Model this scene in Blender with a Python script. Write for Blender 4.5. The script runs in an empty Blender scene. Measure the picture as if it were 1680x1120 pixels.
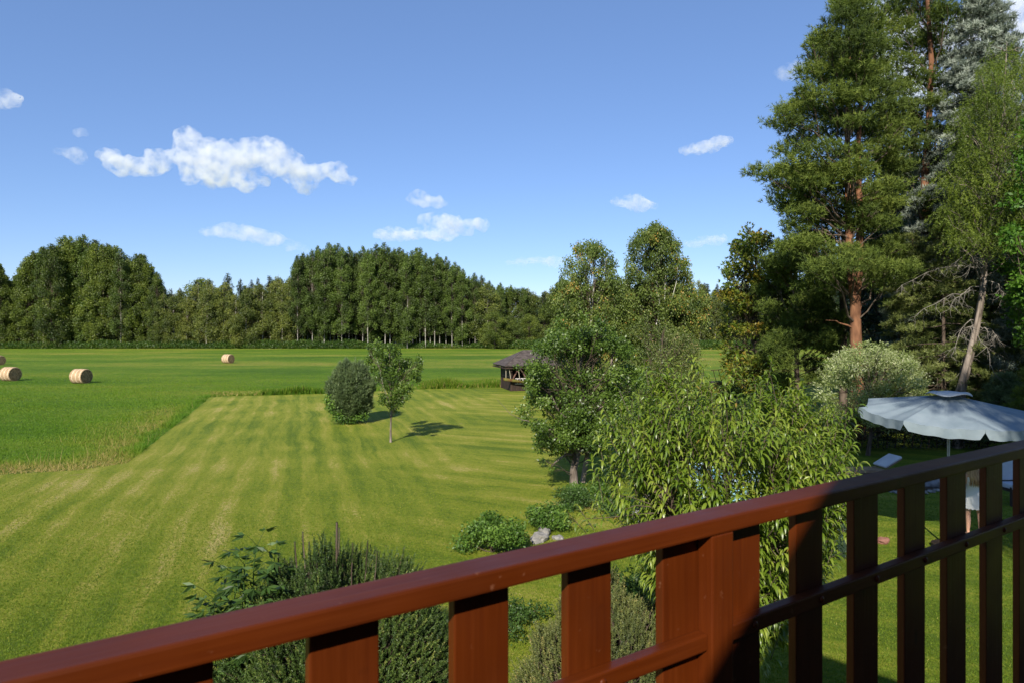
import bpy, bmesh, math, random
import numpy as np
from mathutils import Vector, Matrix, noise as mnoise

SC = bpy.context.scene
COL = SC.collection
R = math.radians
H = 4.6            # eye height above the lawn
F = 1120.0         # focal length in photo pixels
CX, HY = 840.0, 542.0

# ------------------------------------------------------------------ camera, sky, sun
cam_d = bpy.data.cameras.new('camera')
cam_d.sensor_width = 36.0
cam_d.lens = 24.0
cam_d.shift_y = (HY - 560.0) / 1680.0
cam_d.clip_start = 0.05
cam_d.clip_end = 20000
cam_d.dof.use_dof = True
cam_d.dof.focus_distance = 30.0
cam_d.dof.aperture_fstop = 8.0
cam = bpy.data.objects.new('camera', cam_d)
COL.objects.link(cam)
cam.location = (0, 0, H)
cam.rotation_euler = (R(90), 0, 0)
SC.camera = cam

SUN = Vector((-0.25, -0.97, 0.67)).normalized()
SUN_EL = math.asin(SUN.z)
world = bpy.data.worlds.new('World')
SC.world = world
world.use_nodes = True
wn = world.node_tree.nodes
wl = world.node_tree.links
wn.clear()
sky = wn.new('ShaderNodeTexSky')
sky.sky_type = 'NISHITA'
sky.sun_disc = False
sky.sun_elevation = SUN_EL
sky.sun_rotation = math.atan2(SUN.x, SUN.y)
sky.altitude = 600
sky.air_density = 1.0
sky.dust_density = 0.0
sky.ozone_density = 5.0
bg = wn.new('ShaderNodeBackground')
bg.inputs['Strength'].default_value = 0.092
wo = wn.new('ShaderNodeOutputWorld')
wb = wn.new('ShaderNodeMix'); wb.data_type = 'RGBA'; wb.blend_type = 'MULTIPLY'
wb.inputs[0].default_value = 1.0
wb.inputs[7].default_value = (1.0, .955, 1.04, 1)
wl.new(sky.outputs[0], wb.inputs[6])
ev = wn.new('ShaderNodeMix'); ev.data_type = 'RGBA'     # uniform blue mixed into the sky colour to flatten its gradient
ev.inputs[0].default_value = 0.30
ev.inputs[7].default_value = (1.55, 2.85, 5.5, 1)
wl.new(wb.outputs[2], ev.inputs[6])
wl.new(ev.outputs[2], bg.inputs['Color'])
wl.new(bg.outputs[0], wo.inputs['Surface'])

sun_d = bpy.data.lights.new('sun', 'SUN')
sun_d.energy = 5.0
sun_d.angle = R(0.53)
sun_d.color = (1.0, 0.93, 0.82)
sun = bpy.data.objects.new('sun', sun_d)
COL.objects.link(sun)
sun.location = SUN * 80
sun.rotation_euler = SUN.to_track_quat('Z', 'Y').to_euler()

SC.view_settings.view_transform = 'Standard'
SC.view_settings.look = 'None'
SC.view_settings.gamma = 1
SC.view_settings.use_curve_mapping = False
SC.view_settings.exposure = 0.68
SC.cycles.max_bounces = 8
SC.cycles.diffuse_bounces = 3
SC.cycles.transmission_bounces = 4
SC.cycles.transparent_max_bounces = 8
SC.cycles.volume_bounces = 3
SC.cycles.volume_max_steps = 96
SC.cycles.use_denoising = True

# ------------------------------------------------------------------ helpers
def at(px, py, Y):
    """point seen at photo pixel (px, py) and distance Y"""
    return Vector(((px - CX) * Y / F, Y, H - (py - HY) * Y / F))

def gnd(px, py):
    Y = H * F / (py - HY)
    return Vector(((px - CX) * Y / F, Y, 0))

def tag(o, label=None, cat=None, group=None, kind=None):
    if label: o['label'] = label
    if cat: o['category'] = cat
    if group: o['group'] = group
    if kind: o['kind'] = kind
    return o

def empty(name, loc=(0, 0, 0), rz=0.0):
    o = bpy.data.objects.new(name, None)
    o.empty_display_size = 0.3
    COL.objects.link(o)
    o.location = loc
    o.rotation_euler = (0, 0, rz)
    return o

def link(name, me, parent=None):
    o = bpy.data.objects.new(name, me)
    COL.objects.link(o)
    if parent: o.parent = parent
    return o

def np_mesh(name, V, faces, mat, v=None, smooth=False):
    """V (n,3); faces list of int arrays (m,k)"""
    me = bpy.data.meshes.new(name)
    V = np.asarray(V, dtype=np.float32)
    me.vertices.add(len(V))
    me.vertices.foreach_set('co', V.ravel())
    if not isinstance(faces, list): faces = [faces]
    faces = [np.asarray(f, dtype=np.int32) for f in faces if len(f)]
    nl = sum(f.size for f in faces)
    npoly = sum(len(f) for f in faces)
    me.loops.add(nl)
    me.polygons.add(npoly)
    me.loops.foreach_set('vertex_index', np.concatenate([f.ravel() for f in faces]))
    tot = np.concatenate([np.full(len(f), f.shape[1], dtype=np.int32) for f in faces])
    start = np.concatenate([[0], np.cumsum(tot)[:-1]]).astype(np.int32)
    me.polygons.foreach_set('loop_start', start)
    me.polygons.foreach_set('loop_total', tot)
    if smooth:
        me.polygons.foreach_set('use_smooth', np.ones(npoly, dtype=bool))
    me.update(calc_edges=True)
    if v is not None:
        a = me.attributes.new('v', 'FLOAT', 'POINT')
        a.data.foreach_set('value', np.asarray(v, dtype=np.float32))
    if mat: me.materials.append(mat)
    return me

def unit(a):
    return a / np.maximum(np.linalg.norm(a, axis=-1, keepdims=True), 1e-9)

def rand_dirs(rng, n):
    return unit(rng.normal(size=(n, 3)))

class Soup:
    """accumulates faces of many leaves / blades / tubes in one mesh"""
    def __init__(s):
        s.V = []; s.v = []; s.F4 = []; s.F3 = []; s.n = 0
    def add(s, V, v, F4=None, F3=None):
        if len(V) == 0: return
        s.V.append(V); s.v.append(v)
        if F4 is not None: s.F4.append(F4 + s.n)
        if F3 is not None: s.F3.append(F3 + s.n)
        s.n += len(V)
    def diamonds(s, P, D, L, W, v, rng, flat=0.0, cup=0.0):
        """pointed leaves: P base, D direction, L length, W width"""
        n = len(P)
        if n == 0: return
        L = np.broadcast_to(L, n)[:, None]; W = np.broadcast_to(W, n)[:, None]
        up = rand_dirs(rng, n)
        up[:, 2] = up[:, 2] * (1 - flat) + flat * 1.5
        side = unit(np.cross(D, up))
        nor = np.cross(side, D)
        mid = P + D * L * 0.45 - nor * L * cup
        V = np.stack([P, mid + side * W * .5, P + D * L, mid - side * W * .5], 1).reshape(-1, 3)
        F = np.arange(n * 4).reshape(n, 4)
        s.add(V, np.repeat(np.broadcast_to(v, n), 4), F4=F)
    def blades(s, P, D, L, W, v, rng):
        """thin triangles (needles, grass)"""
        n = len(P)
        if n == 0: return
        L = np.broadcast_to(L, n)[:, None]; W = np.broadcast_to(W, n)[:, None]
        side = unit(np.cross(D, rand_dirs(rng, n)))
        V = np.stack([P - side * W * .5, P + side * W * .5, P + D * L], 1).reshape(-1, 3)
        F = np.arange(n * 3).reshape(n, 3)
        s.add(V, np.repeat(np.broadcast_to(v, n), 3), F3=F)
    def tube(s, pts, radii, sides=6, v=0.5):
        pts = np.asarray(pts, dtype=float); n = len(pts)
        radii = np.broadcast_to(radii, n)
        T = np.gradient(pts, axis=0); T = unit(T)
        ref = np.array([0.31, 0.17, 0.93])
        if abs(T[0] @ unit(ref)) > .95: ref = np.array([1., 0, 0])
        A = unit(np.cross(T, ref)); B = np.cross(T, A)
        ang = np.linspace(0, 2 * math.pi, sides, endpoint=False)
        ring = A[:, None, :] * np.cos(ang)[None, :, None] + B[:, None, :] * np.sin(ang)[None, :, None]
        V = (pts[:, None, :] + ring * radii[:, None, None]).reshape(-1, 3)
        i = np.arange(n - 1)[:, None] * sides; j = np.arange(sides)[None, :]; k = (j + 1) % sides
        Fq = np.stack([i + j, i + k, i + sides + k, i + sides + j], -1).reshape(-1, 4)
        s.add(V, np.full(len(V), v), F4=Fq)
    def mesh(s, name, mat, smooth=False):
        if not s.V: return None
        V = np.concatenate(s.V); v = np.concatenate(s.v)
        F = []
        if s.F4: F.append(np.concatenate(s.F4))
        if s.F3: F.append(np.concatenate(s.F3))
        return np_mesh(name, V, F, mat, v, smooth)

def curve_pts(a, b, n=6, sag=0.0, wob=0.0, rng=None):
    a = np.asarray(a, float); b = np.asarray(b, float)
    t = np.linspace(0, 1, n)[:, None]
    p = a + (b - a) * t
    p[:, 2] += (4 * t * (1 - t) * sag)[:, 0]
    if wob and rng is not None:
        w = rng.normal(size=(n, 3)) * wob; w[0] = 0; w[-1] *= .3
        p += w
    return p

# --- box / lathe style hard-surface helper
class MB:
    def __init__(s): s.bm = bmesh.new()
    def box(s, lo, hi, mat=None, bev=0.0):
        lo = Vector(lo); hi = Vector(hi)
        g = bmesh.ops.create_cube(s.bm, size=1.0)
        vs = g['verts']
        c = (lo + hi) / 2; d = hi - lo
        M = Matrix.Translation(c) @ Matrix.Diagonal((d.x, d.y, d.z, 1))
        if mat: M = mat @ M
        bmesh.ops.transform(s.bm, matrix=M, verts=vs)
        if bev:
            es = list({e for v in vs for e in v.link_edges})
            bmesh.ops.bevel(s.bm, geom=es, offset=bev, segments=2, affect='EDGES', profile=0.6)
        return s
    def cyl(s, a, b, r, r2=None, n=12):
        a = Vector(a); b = Vector(b); d = b - a
        g = bmesh.ops.create_cone(s.bm, cap_ends=True, segments=n, radius1=r, radius2=r if r2 is None else r2, depth=d.length)
        M = Matrix.Translation((a + b) / 2) @ d.to_track_quat('Z', 'Y').to_matrix().to_4x4()
        bmesh.ops.transform(s.bm, matrix=M, verts=g['verts'])
        return s
    def sphere(s, c, r, sc=(1, 1, 1), n=12):
        g = bmesh.ops.create_uvsphere(s.bm, u_segments=n, v_segments=n // 2 + 2, radius=r)
        bmesh.ops.transform(s.bm, matrix=Matrix.Translation(c) @ Matrix.Diagonal((*sc, 1)), verts=g['verts'])
        return s
    def poly(s, pts):
        s.bm.faces.new([s.bm.verts.new(p) for p in pts]); return s
    def build(s, name, mat, parent=None, smooth=False):
        me = bpy.data.meshes.new(name)
        bmesh.ops.recalc_face_normals(s.bm, faces=s.bm.faces)
        s.bm.to_mesh(me); s.bm.free()
        if smooth:
            for p in me.polygons: p.use_smooth = True
        if mat: me.materials.append(mat)
        return link(name, me, parent)

# ------------------------------------------------------------------ materials
def nodes_of(m):
    m.use_nodes = True
    nt = m.node_tree
    return nt, nt.nodes, nt.links

def ramp(n, stops):
    r = n.new('ShaderNodeValToRGB')
    e = r.color_ramp.elements
    while len(e) < len(stops): e.new(0.5)
    for i, (p, c) in enumerate(stops):
        e[i].position = p; e[i].color = (*c, 1)
    return r

def leaf_mat(name, stops, trans=0.3, rough=0.5, spec=0.35, hue_by_obj=0.0):
    """colour from the per-leaf attribute v; some light passes through"""
    m = bpy.data.materials.new(name)
    nt, n, l = nodes_of(m)
    n.clear()
    at_ = n.new('ShaderNodeAttribute'); at_.attribute_name = 'v'
    rp = ramp(n, stops)
    src = at_.outputs['Fac']
    if hue_by_obj:
        oi = n.new('ShaderNodeObjectInfo')
        mr = n.new('ShaderNodeMapRange')
        mr.inputs['To Min'].default_value = -hue_by_obj; mr.inputs['To Max'].default_value = hue_by_obj
        l.new(oi.outputs['Random'], mr.inputs['Value'])
        ad = n.new('ShaderNodeMath'); ad.operation = 'ADD'
        l.new(src, ad.inputs[0]); l.new(mr.outputs[0], ad.inputs[1]); src = ad.outputs[0]
    l.new(src, rp.inputs['Fac'])
    p = n.new('ShaderNodeBsdfPrincipled')
    p.inputs['Roughness'].default_value = rough
    p.inputs['Specular IOR Level'].default_value = spec
    l.new(rp.outputs[0], p.inputs['Base Color'])
    t = n.new('ShaderNodeBsdfTranslucent')
    mul = n.new('ShaderNodeMix'); mul.data_type = 'RGBA'; mul.blend_type = 'MULTIPLY'
    mul.inputs[0].default_value = 1
    l.new(rp.outputs[0], mul.inputs[6]); mul.inputs[7].default_value = (1.5, 1.6, .5, 1)
    l.new(mul.outputs[2], t.inputs['Color'])
    mx = n.new('ShaderNodeMixShader'); mx.inputs[0].default_value = trans
    l.new(p.outputs[0], mx.inputs[1]); l.new(t.outputs[0], mx.inputs[2])
    o = n.new('ShaderNodeOutputMaterial'); l.new(mx.outputs[0], o.inputs['Surface'])
    return m

def surf(name, c1, c2=None, scale=5.0, rough=0.7, spec=0.4, bump=0.0, bscale=None, stretch=(1, 1, 1), metal=0.0, detail=4, coat=0.0, mid=(0.35, 0.65)):
    m = bpy.data.materials.new(name)
    nt, n, l = nodes_of(m)
    p = n['Principled BSDF']
    p.inputs['Roughness'].default_value = rough
    p.inputs['Specular IOR Level'].default_value = spec
    p.inputs['Metallic'].default_value = metal
    p.inputs['Coat Weight'].default_value = coat
    p.inputs['Coat Roughness'].default_value = 0.25
    tc = n.new('ShaderNodeTexCoord'); mp = n.new('ShaderNodeMapping')
    mp.inputs['Scale'].default_value = stretch
    l.new(tc.outputs['Object'], mp.inputs['Vector'])
    nz = n.new('ShaderNodeTexNoise'); nz.inputs['Scale'].default_value = scale; nz.inputs['Detail'].default_value = detail
    l.new(mp.outputs[0], nz.inputs['Vector'])
    rp = ramp(n, [(mid[0], c1), (mid[1], c2 or c1)])
    l.new(nz.outputs['Fac'], rp.inputs['Fac'])
    l.new(rp.outputs[0], p.inputs['Base Color'])
    if bump:
        nb = n.new('ShaderNodeTexNoise'); nb.inputs['Scale'].default_value = bscale or scale * 3; nb.inputs['Detail'].default_value = 5
        l.new(mp.outputs[0], nb.inputs['Vector'])
        b = n.new('ShaderNodeBump'); b.inputs['Strength'].default_value = bump; b.inputs['Distance'].default_value = 0.02
        l.new(nb.outputs['Fac'], b.inputs['Height']); l.new(b.outputs[0], p.inputs['Normal'])
    return m

M = {}
M['aspen'] = leaf_mat('aspen_leaves', [(0, (0.0286, 0.0442, 0.0103)), (0.5, (0.0676, 0.1040, 0.0184)), (1, (0.1300, 0.1885, 0.0322))], .25, hue_by_obj=.22)
M['birch_far'] = leaf_mat('birch_leaves_far', [(0, (0.0390, 0.0585, 0.0115)), (0.5, (0.0975, 0.1235, 0.0207)), (1, (0.1820, 0.1950, 0.0345))], .25, hue_by_obj=.2)
M['mixed'] = leaf_mat('mixed_leaves', [(0, (0.0286, 0.0468, 0.0103)), (0.5, (0.0806, 0.1144, 0.0161)), (1, (0.1690, 0.2080, 0.0299))], .25, hue_by_obj=.28)
M['conifer_far'] = leaf_mat('dark_needles_far', [(0, (0.0100, 0.0208, 0.0110)), (0.6, (0.0275, 0.0494, 0.0198)), (1, (0.0625, 0.0910, 0.0330))], .1)
M['pine'] = leaf_mat('pine_needles', [(0, (0.0312, 0.0488, 0.0110)), (0.5, (0.0900, 0.1281, 0.0220)), (1, (0.1800, 0.2196, 0.0396))], .2, .62, .18)
M['bluespruce'] = leaf_mat('blue_needles', [(0, (0.0350, 0.0480, 0.0300)), (0.45, (0.1200, 0.1500, 0.1150)), (1, (0.3600, 0.4000, 0.3300))], .08, .5)
M['larch'] = leaf_mat('larch_needles', [(0, (0.0475, 0.0750, 0.0120)), (0.5, (0.1140, 0.1600, 0.0200)), (1, (0.2090, 0.2600, 0.0400))], .35)
M['spruce_old'] = leaf_mat('thin_spruce_needles', [(0, (0.0300, 0.0469, 0.0137)), (0.5, (0.1050, 0.1329, 0.0275)), (1, (0.2400, 0.2656, 0.0825))], .2)
M['maple'] = leaf_mat('maple_leaves', [(0, (.03, .07, .008)), (.5, (.07, .16, .016)), (1, (.13, .25, .03))], .4)
M['chestnut'] = leaf_mat('chestnut_leaves', [(0, (0.0440, 0.0780, 0.0100)), (0.42, (0.0935, 0.1380, 0.0150)), (0.62, (0.1540, 0.1680, 0.0180)), (0.85, (0.2200, 0.1860, 0.0250)), (1, (0.2750, 0.1800, 0.0300))], .3)
M['birch'] = leaf_mat('birch_leaves', [(0, (0.0336, 0.0575, 0.0120)), (0.5, (0.0952, 0.1380, 0.0240)), (0.93, (0.1792, 0.2185, 0.0450)), (1, (0.3920, 0.2300, 0.0500))], .3)
M['shrubwillow'] = leaf_mat('olive_shrub_leaves', [(0, (0.0385, 0.0575, 0.0140)), (0.5, (0.0990, 0.1323, 0.0300)), (0.9, (0.1760, 0.1955, 0.0550)), (1, (0.3300, 0.2530, 0.1200))], .3)
M['fruit'] = leaf_mat('fruit_tree_leaves', [(0, (0.0253, 0.0504, 0.0080)), (0.5, (0.0690, 0.1200, 0.0160)), (0.97, (0.1323, 0.1980, 0.0300)), (1, (0.2990, 0.3600, 0.1600))], .25, .42, .4)
M['peach'] = leaf_mat('peach_leaves', [(0, (.055, .100, .009)), (.5, (.125, .19, .016)), (.93, (.24, .29, .040)), (1, (.30, .20, .04))], .35, .38, .5)
M['hakuro'] = leaf_mat('variegated_leaves', [(0, (.10, .14, .03)), (.5, (.21, .26, .08)), (.8, (.38, .41, .22)), (1, (.60, .60, .42))], .3)
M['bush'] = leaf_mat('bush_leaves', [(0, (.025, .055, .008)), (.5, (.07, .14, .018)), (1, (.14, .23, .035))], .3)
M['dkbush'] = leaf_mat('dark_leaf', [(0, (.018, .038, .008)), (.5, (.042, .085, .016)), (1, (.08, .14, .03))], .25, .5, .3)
M['hedge'] = leaf_mat('hedge_leaves_shade_tone', [(0, (.005, .011, .005)), (1, (.020, .034, .011))], .15)  # leaf colour darkened to carry part of the hedge's shade
M['spruce_near'] = leaf_mat('spruce_bush_needles', [(0, (0.0171, 0.0352, 0.0090)), (0.5, (0.0456, 0.0814, 0.0153)), (0.9, (0.1045, 0.1540, 0.0270)), (1, (0.2280, 0.2420, 0.0540))], .1, .5)
M['spruce_light'] = leaf_mat('light_spruce_needles', [(0, (.04, .055, .018)), (.5, (.10, .12, .034)), (.9, (.18, .19, .055)), (1, (.32, .26, .09))], .15, .5)
M['juniper'] = leaf_mat('juniper_needles', [(0, (.025, .05, .03)), (1, (.09, .15, .09))], .1)
M['roundpine'] = leaf_mat('round_pine_needles', [(0, (.034, .055, .022)), (.5, (.085, .125, .045)), (1, (.18, .23, .09))], .1)
M['fern'] = leaf_mat('fern_leaves', [(0, (.02, .045, .008)), (.6, (.055, .11, .014)), (1, (.13, .15, .03))], .3)
M['grass'] = leaf_mat('grass_blades', [(0, (0.0504, 0.1155, 0.0077)), (0.3, (0.0896, 0.1815, 0.0110)), (0.55, (0.1568, 0.2200, 0.0198)), (0.75, (0.2688, 0.2200, 0.0605)), (1, (0.4704, 0.3300, 0.1540))], .35, .6, .2)
M['turf'] = leaf_mat('turf_blades', [(0, (0.0672, 0.1197, 0.0080)), (0.5, (0.1400, 0.1995, 0.0140)), (0.8, (0.2240, 0.2451, 0.0280)), (1, (0.4032, 0.3306, 0.0900))], .35, .6, .2)

M['bark_brown'] = surf('brown_bark', (.05, .035, .025), (.13, .10, .075), 6, .9, .2, .6, 14, (1, 1, .25))
M['bark_pale'] = surf('pale_bark', (.16, .15, .12), (.42, .40, .35), 3, .85, .2, .3, 9, (1, 1, .6))
M['bark_birch'] = surf('birch_bark', (.09, .08, .07), (.55, .53, .48), 3.5, .8, .2, .3, 8, (1, 1, 2.5), mid=(.33, .42))
M['bark_pine'] = surf('orange_pine_bark', (.075, .034, .018), (.22, .105, .055), 4, .9, .2, .9, 9, (1, 1, .35))
M['bark_grey'] = surf('grey_bark', (.07, .055, .042), (.26, .215, .175), 5, .9, .2, .9, 10, (1, 1, .3))
M['bark_dead'] = surf('dead_twigs', (.11, .10, .08), (.26, .235, .20), 5, .9, .2)

# ------------------------------------------------------------------ ground
def ground_material(name, kind):
    m = bpy.data.materials.new(name)
    nt, n, l = nodes_of(m)
    p = n['Principled BSDF']
    p.inputs['Roughness'].default_value = .85
    p.inputs['Specular IOR Level'].default_value = .15
    tc = n.new('ShaderNodeTexCoord')
    def noise(scale, det=4, st=(1, 1, 1), rz=0.0, rough=.55):
        mp = n.new('ShaderNodeMapping'); mp.inputs['Scale'].default_value = st; mp.inputs['Rotation'].default_value = (0, 0, rz)
        l.new(tc.outputs['Object'], mp.inputs['Vector'])
        z = n.new('ShaderNodeTexNoise'); z.inputs['Scale'].default_value = scale; z.inputs['Detail'].default_value = det
        z.inputs['Roughness'].default_value = rough
        l.new(mp.outputs[0], z.inputs['Vector']); return z.outputs['Fac']
    def mth(op, a, b=None, c=None):
        x = n.new('ShaderNodeMath'); x.operation = op
        for i, q in enumerate((a, b, c)):
            if q is None: continue
            if isinstance(q, (int, float)): x.inputs[i].default_value = q
            else: l.new(q, x.inputs[i])
        return x.outputs[0]
    def mr(v, a, b, c=0., d=1.):
        x = n.new('ShaderNodeMapRange'); x.interpolation_type = 'SMOOTHSTEP'
        x.inputs[1].default_value = a; x.inputs[2].default_value = b; x.inputs[3].default_value = c; x.inputs[4].default_value = d
        l.new(v, x.inputs[0]); return x.outputs[0]
    def mix(f, a, b):
        x = n.new('ShaderNodeMix'); x.data_type = 'RGBA'
        if isinstance(f, float): x.inputs[0].default_value = f
        else: l.new(f, x.inputs[0])
        for i, q in ((6, a), (7, b)):
            if isinstance(q, tuple): x.inputs[i].default_value = (*q, 1)
            else: l.new(q, x.inputs[i])
        return x.outputs[2]
    sx = n.new('ShaderNodeSeparateXYZ'); l.new(tc.outputs['Object'], sx.inputs[0])
    X, Y = sx.outputs[0], sx.outputs[1]
    if kind == 'lawn':
        wob = mth('MULTIPLY', mth('SUBTRACT', noise(.22, 3), .5), .8)
        s1 = mth('ADD', mth('ADD', mth('MULTIPLY', X, .955), mth('MULTIPLY', Y, .297)), wob)
        s2 = mth('ADD', mth('ADD', mth('MULTIPLY', X, .42), mth('MULTIPLY', Y, .9)), wob)
        w1 = mth('SINE', mth('MULTIPLY', s1, 2 * math.pi / .95))
        w2 = mth('SINE', mth('MULTIPLY', s2, 2 * math.pi / 1.5))
        w1b = mth('SINE', mth('MULTIPLY', s1, 2 * math.pi / .43))
        side = mr(mth('ADD', X, mth('MULTIPLY', mth('SUBTRACT', noise(.12, 2), .5), 8)), -6., 1.)
        wav = n.new('ShaderNodeMix'); wav.data_type = 'FLOAT'
        l.new(side, wav.inputs[0]); l.new(w1, wav.inputs[2]); l.new(w2, wav.inputs[3])
        wv = mr(mth('ADD', wav.outputs[0], mth('MULTIPLY', mth('SUBTRACT', noise(.8, 4), .5), 2.2)), -.5, .6)
        al = mth('ADD', mth('MULTIPLY', X, -.297), mth('MULTIPLY', Y, .955))
        al2 = mth('ADD', mth('MULTIPLY', X, .9), mth('MULTIPLY', Y, -.42))
        def bands(k, kl, det):
            def one(sv_, av_):
                cb = n.new('ShaderNodeCombineXYZ'); l.new(mth('MULTIPLY', sv_, k), cb.inputs[0]); l.new(mth('MULTIPLY', av_, kl), cb.inputs[1])
                z = n.new('ShaderNodeTexNoise'); z.inputs['Scale'].default_value = 1.; z.inputs['Detail'].default_value = det; z.inputs['Roughness'].default_value = .65
                l.new(cb.outputs[0], z.inputs['Vector']); return z.outputs['Fac']
            x = n.new('ShaderNodeMix'); x.data_type = 'FLOAT'; l.new(side, x.inputs[0]); l.new(one(s1, al), x.inputs[2]); l.new(one(s2, al2), x.inputs[3])
            return x.outputs[0]
        streak = mr(bands(1.3, .10, 6), .36, .66)
        streak2 = mr(bands(5.0, .35, 5), .35, .68)
        patch = mr(noise(.16, 5, rough=.6), .35, .68)
        fine = mr(noise(9, 6, rough=.85), .3, .7)
        f = mth('ADD', mth('MULTIPLY', wv, .20), mth('ADD', mth('MULTIPLY', streak, .32), mth('ADD', mth('MULTIPLY', streak2, .20), mth('MULTIPLY', patch, .42))))
        f = mth('ADD', f, mth('MULTIPLY', mth('SUBTRACT', fine, .5), .55))
        # fresher, less dried-out grass close to the house and right of it
        f = mth('SUBTRACT', f, mr(X, 3., 8., 0., .22))
        leftdry = mth('MULTIPLY', mr(X, -9., -14.5), mr(Y, 30., 20.))
        f = mth('ADD', f, mth('MULTIPLY', leftdry, .25))
        rp = ramp(n, [(.10, (.082, .130, .009)), (.40, (.158, .200, .015)), (.66, (.225, .242, .024)), (.92, (.32, .29, .060)), (1., (.40, .33, .11))])
        l.new(f, rp.inputs[0])
        bare = mr(noise(.9, 3), .70, .76)
        col = mix(mth('MULTIPLY', bare, .5), rp.outputs[0], (.30, .22, .09))
        blade = mr(noise(60, 3, rough=.8), .3, .7, .65, 1.25)
        hs = n.new('ShaderNodeHueSaturation'); l.new(blade, hs.inputs['Value']); l.new(col, hs.inputs['Color'])
        l.new(hs.outputs[0], p.inputs['Base Color'])
        hgt = mth('ADD', noise(45, 4, rough=.8), mth('MULTIPLY', noise(6, 3), .8))
        dist, st = .05, .8
    else:
        patch = mr(noise(.07, 6, rough=.65), .32, .70)
        far = mr(noise(.045, 5, (.35, 1.6, 1), 0, .6), .36, .64)
        clump = mr(noise(1.3, 5, rough=.7), .3, .72)
        f = mth('ADD', mth('MULTIPLY', patch, .42), mth('MULTIPLY', far, .45))
        f = mth('ADD', f, mth('MULTIPLY', mth('SUBTRACT', clump, .5), .38))
        f = mth('ADD', f, mr(Y, 55., 130., 0., .10))
        f = mth('ADD', f, mr(X, -20., 25., 0., .14))
        rp = ramp(n, [(.08, (.062, .130, .007)), (.38, (.105, .185, .010)), (.62, (.155, .215, .017)), (.85, (.22, .235, .030)), (1., (.30, .25, .06))])
        l.new(f, rp.inputs[0])
        blade = mr(noise(14, 5, (1, .5, 1), 0, .8), .3, .7, .55, 1.3)
        hs = n.new('ShaderNodeHueSaturation'); l.new(blade, hs.inputs['Value']); l.new(rp.outputs[0], hs.inputs['Color'])
        l.new(hs.outputs[0], p.inputs['Base Color'])
        hgt = mth('ADD', noise(9, 5, rough=.8), mth('MULTIPLY', noise(.9, 4), 2.))
        dist, st = .22, .8
    b = n.new('ShaderNodeBump'); b.inputs['Strength'].default_value = st; b.inputs['Distance'].default_value = dist
    l.new(hgt, b.inputs['Height']); l.new(b.outputs[0], p.inputs['Normal'])
    return m

def make_meadow():
    bm = bmesh.new()
    ax = [-2500, -1200, -600, -300] + list(range(-200, 201, 10)) + [300, 600, 1200, 2500]
    ay = [-400, -150, -60] + list(range(-30, 261, 10)) + [350, 600, 1200, 3000]
    grid = [[bm.verts.new((x, y, -0.02)) for x in ax] for y in ay]
    for j in range(len(ay) - 1):
        for i in range(len(ax) - 1):
            bm.faces.new((grid[j][i], grid[j][i + 1], grid[j + 1][i + 1], grid[j + 1][i]))
    me = bpy.data.meshes.new('meadow'); bm.to_mesh(me); bm.free()
    me.materials.append(ground_material('meadow_grass', 'meadow'))
    tag(link('meadow', me), 'bright green hay meadow stretching to the forest edge', 'meadow', kind='structure')
make_meadow()

LAWN = [(-60, 13.5), (-30, 18.9), (-22, 20.6), (-16.4, 21.8), (-14.3, 22.6), (-13.4, 23.8), (-15.2, 29.5), (-17.6, 37), (-20.0, 44.5), (-21.1, 47.7),
        (-17.8, 48.6), (-13.4, 50), (-7.2, 53.7), (-1, 55.4), (8, 57.5), (20, 58), (40, 52), (62, 40), (62, -30), (-60, -30)]
def in_poly(x, y, P=LAWN):
    c = np.zeros(np.shape(x), dtype=bool); n = len(P)
    for i in range(n):
        x1, y1 = P[i]; x2, y2 = P[(i + 1) % n]
        hit = ((y1 > y) != (y2 > y))
        with np.errstate(divide='ignore', invalid='ignore'):
            xi = (x2 - x1) * (y - y1) / ((y2 - y1) if y2 != y1 else 1e-9) + x1
        c ^= hit & (x < xi)
    return c

bm = bmesh.new()
bm.faces.new([bm.verts.new((x, y, 0)) for x, y in LAWN])
me = bpy.data.meshes.new('lawn'); bm.to_mesh(me); bm.free()
me.materials.append(ground_material('mown_grass', 'lawn'))
tag(link('lawn', me), 'mown garden lawn with straw-coloured mowing stripes', 'lawn', kind='structure')

def seg_dist(x, y, pts):
    d = np.full(np.shape(x), 1e9)
    for (x1, y1), (x2, y2) in zip(pts[:-1], pts[1:]):
        dx, dy = x2 - x1, y2 - y1
        t = np.clip(((x - x1) * dx + (y - y1) * dy) / (dx * dx + dy * dy), 0, 1)
        d = np.minimum(d, np.hypot(x - x1 - t * dx, y - y1 - t * dy))
    return d

def visible(x, y, z=0.0, pad=40):
    px = CX + x / y * F
    return (px > -pad) & (px < 1680 + pad)

def patch_noise(x, y, sc, seed=0.0):
    # cheap smooth value noise from summed sines
    a = np.sin(x * sc * 1.7 + seed) + np.sin(y * sc * 2.1 + seed * 1.3) + np.sin((x + y) * sc * 1.1 + seed * 2.1) + np.sin((x - 1.6 * y) * sc * .8 + seed * .7)
    return a / 4

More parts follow.
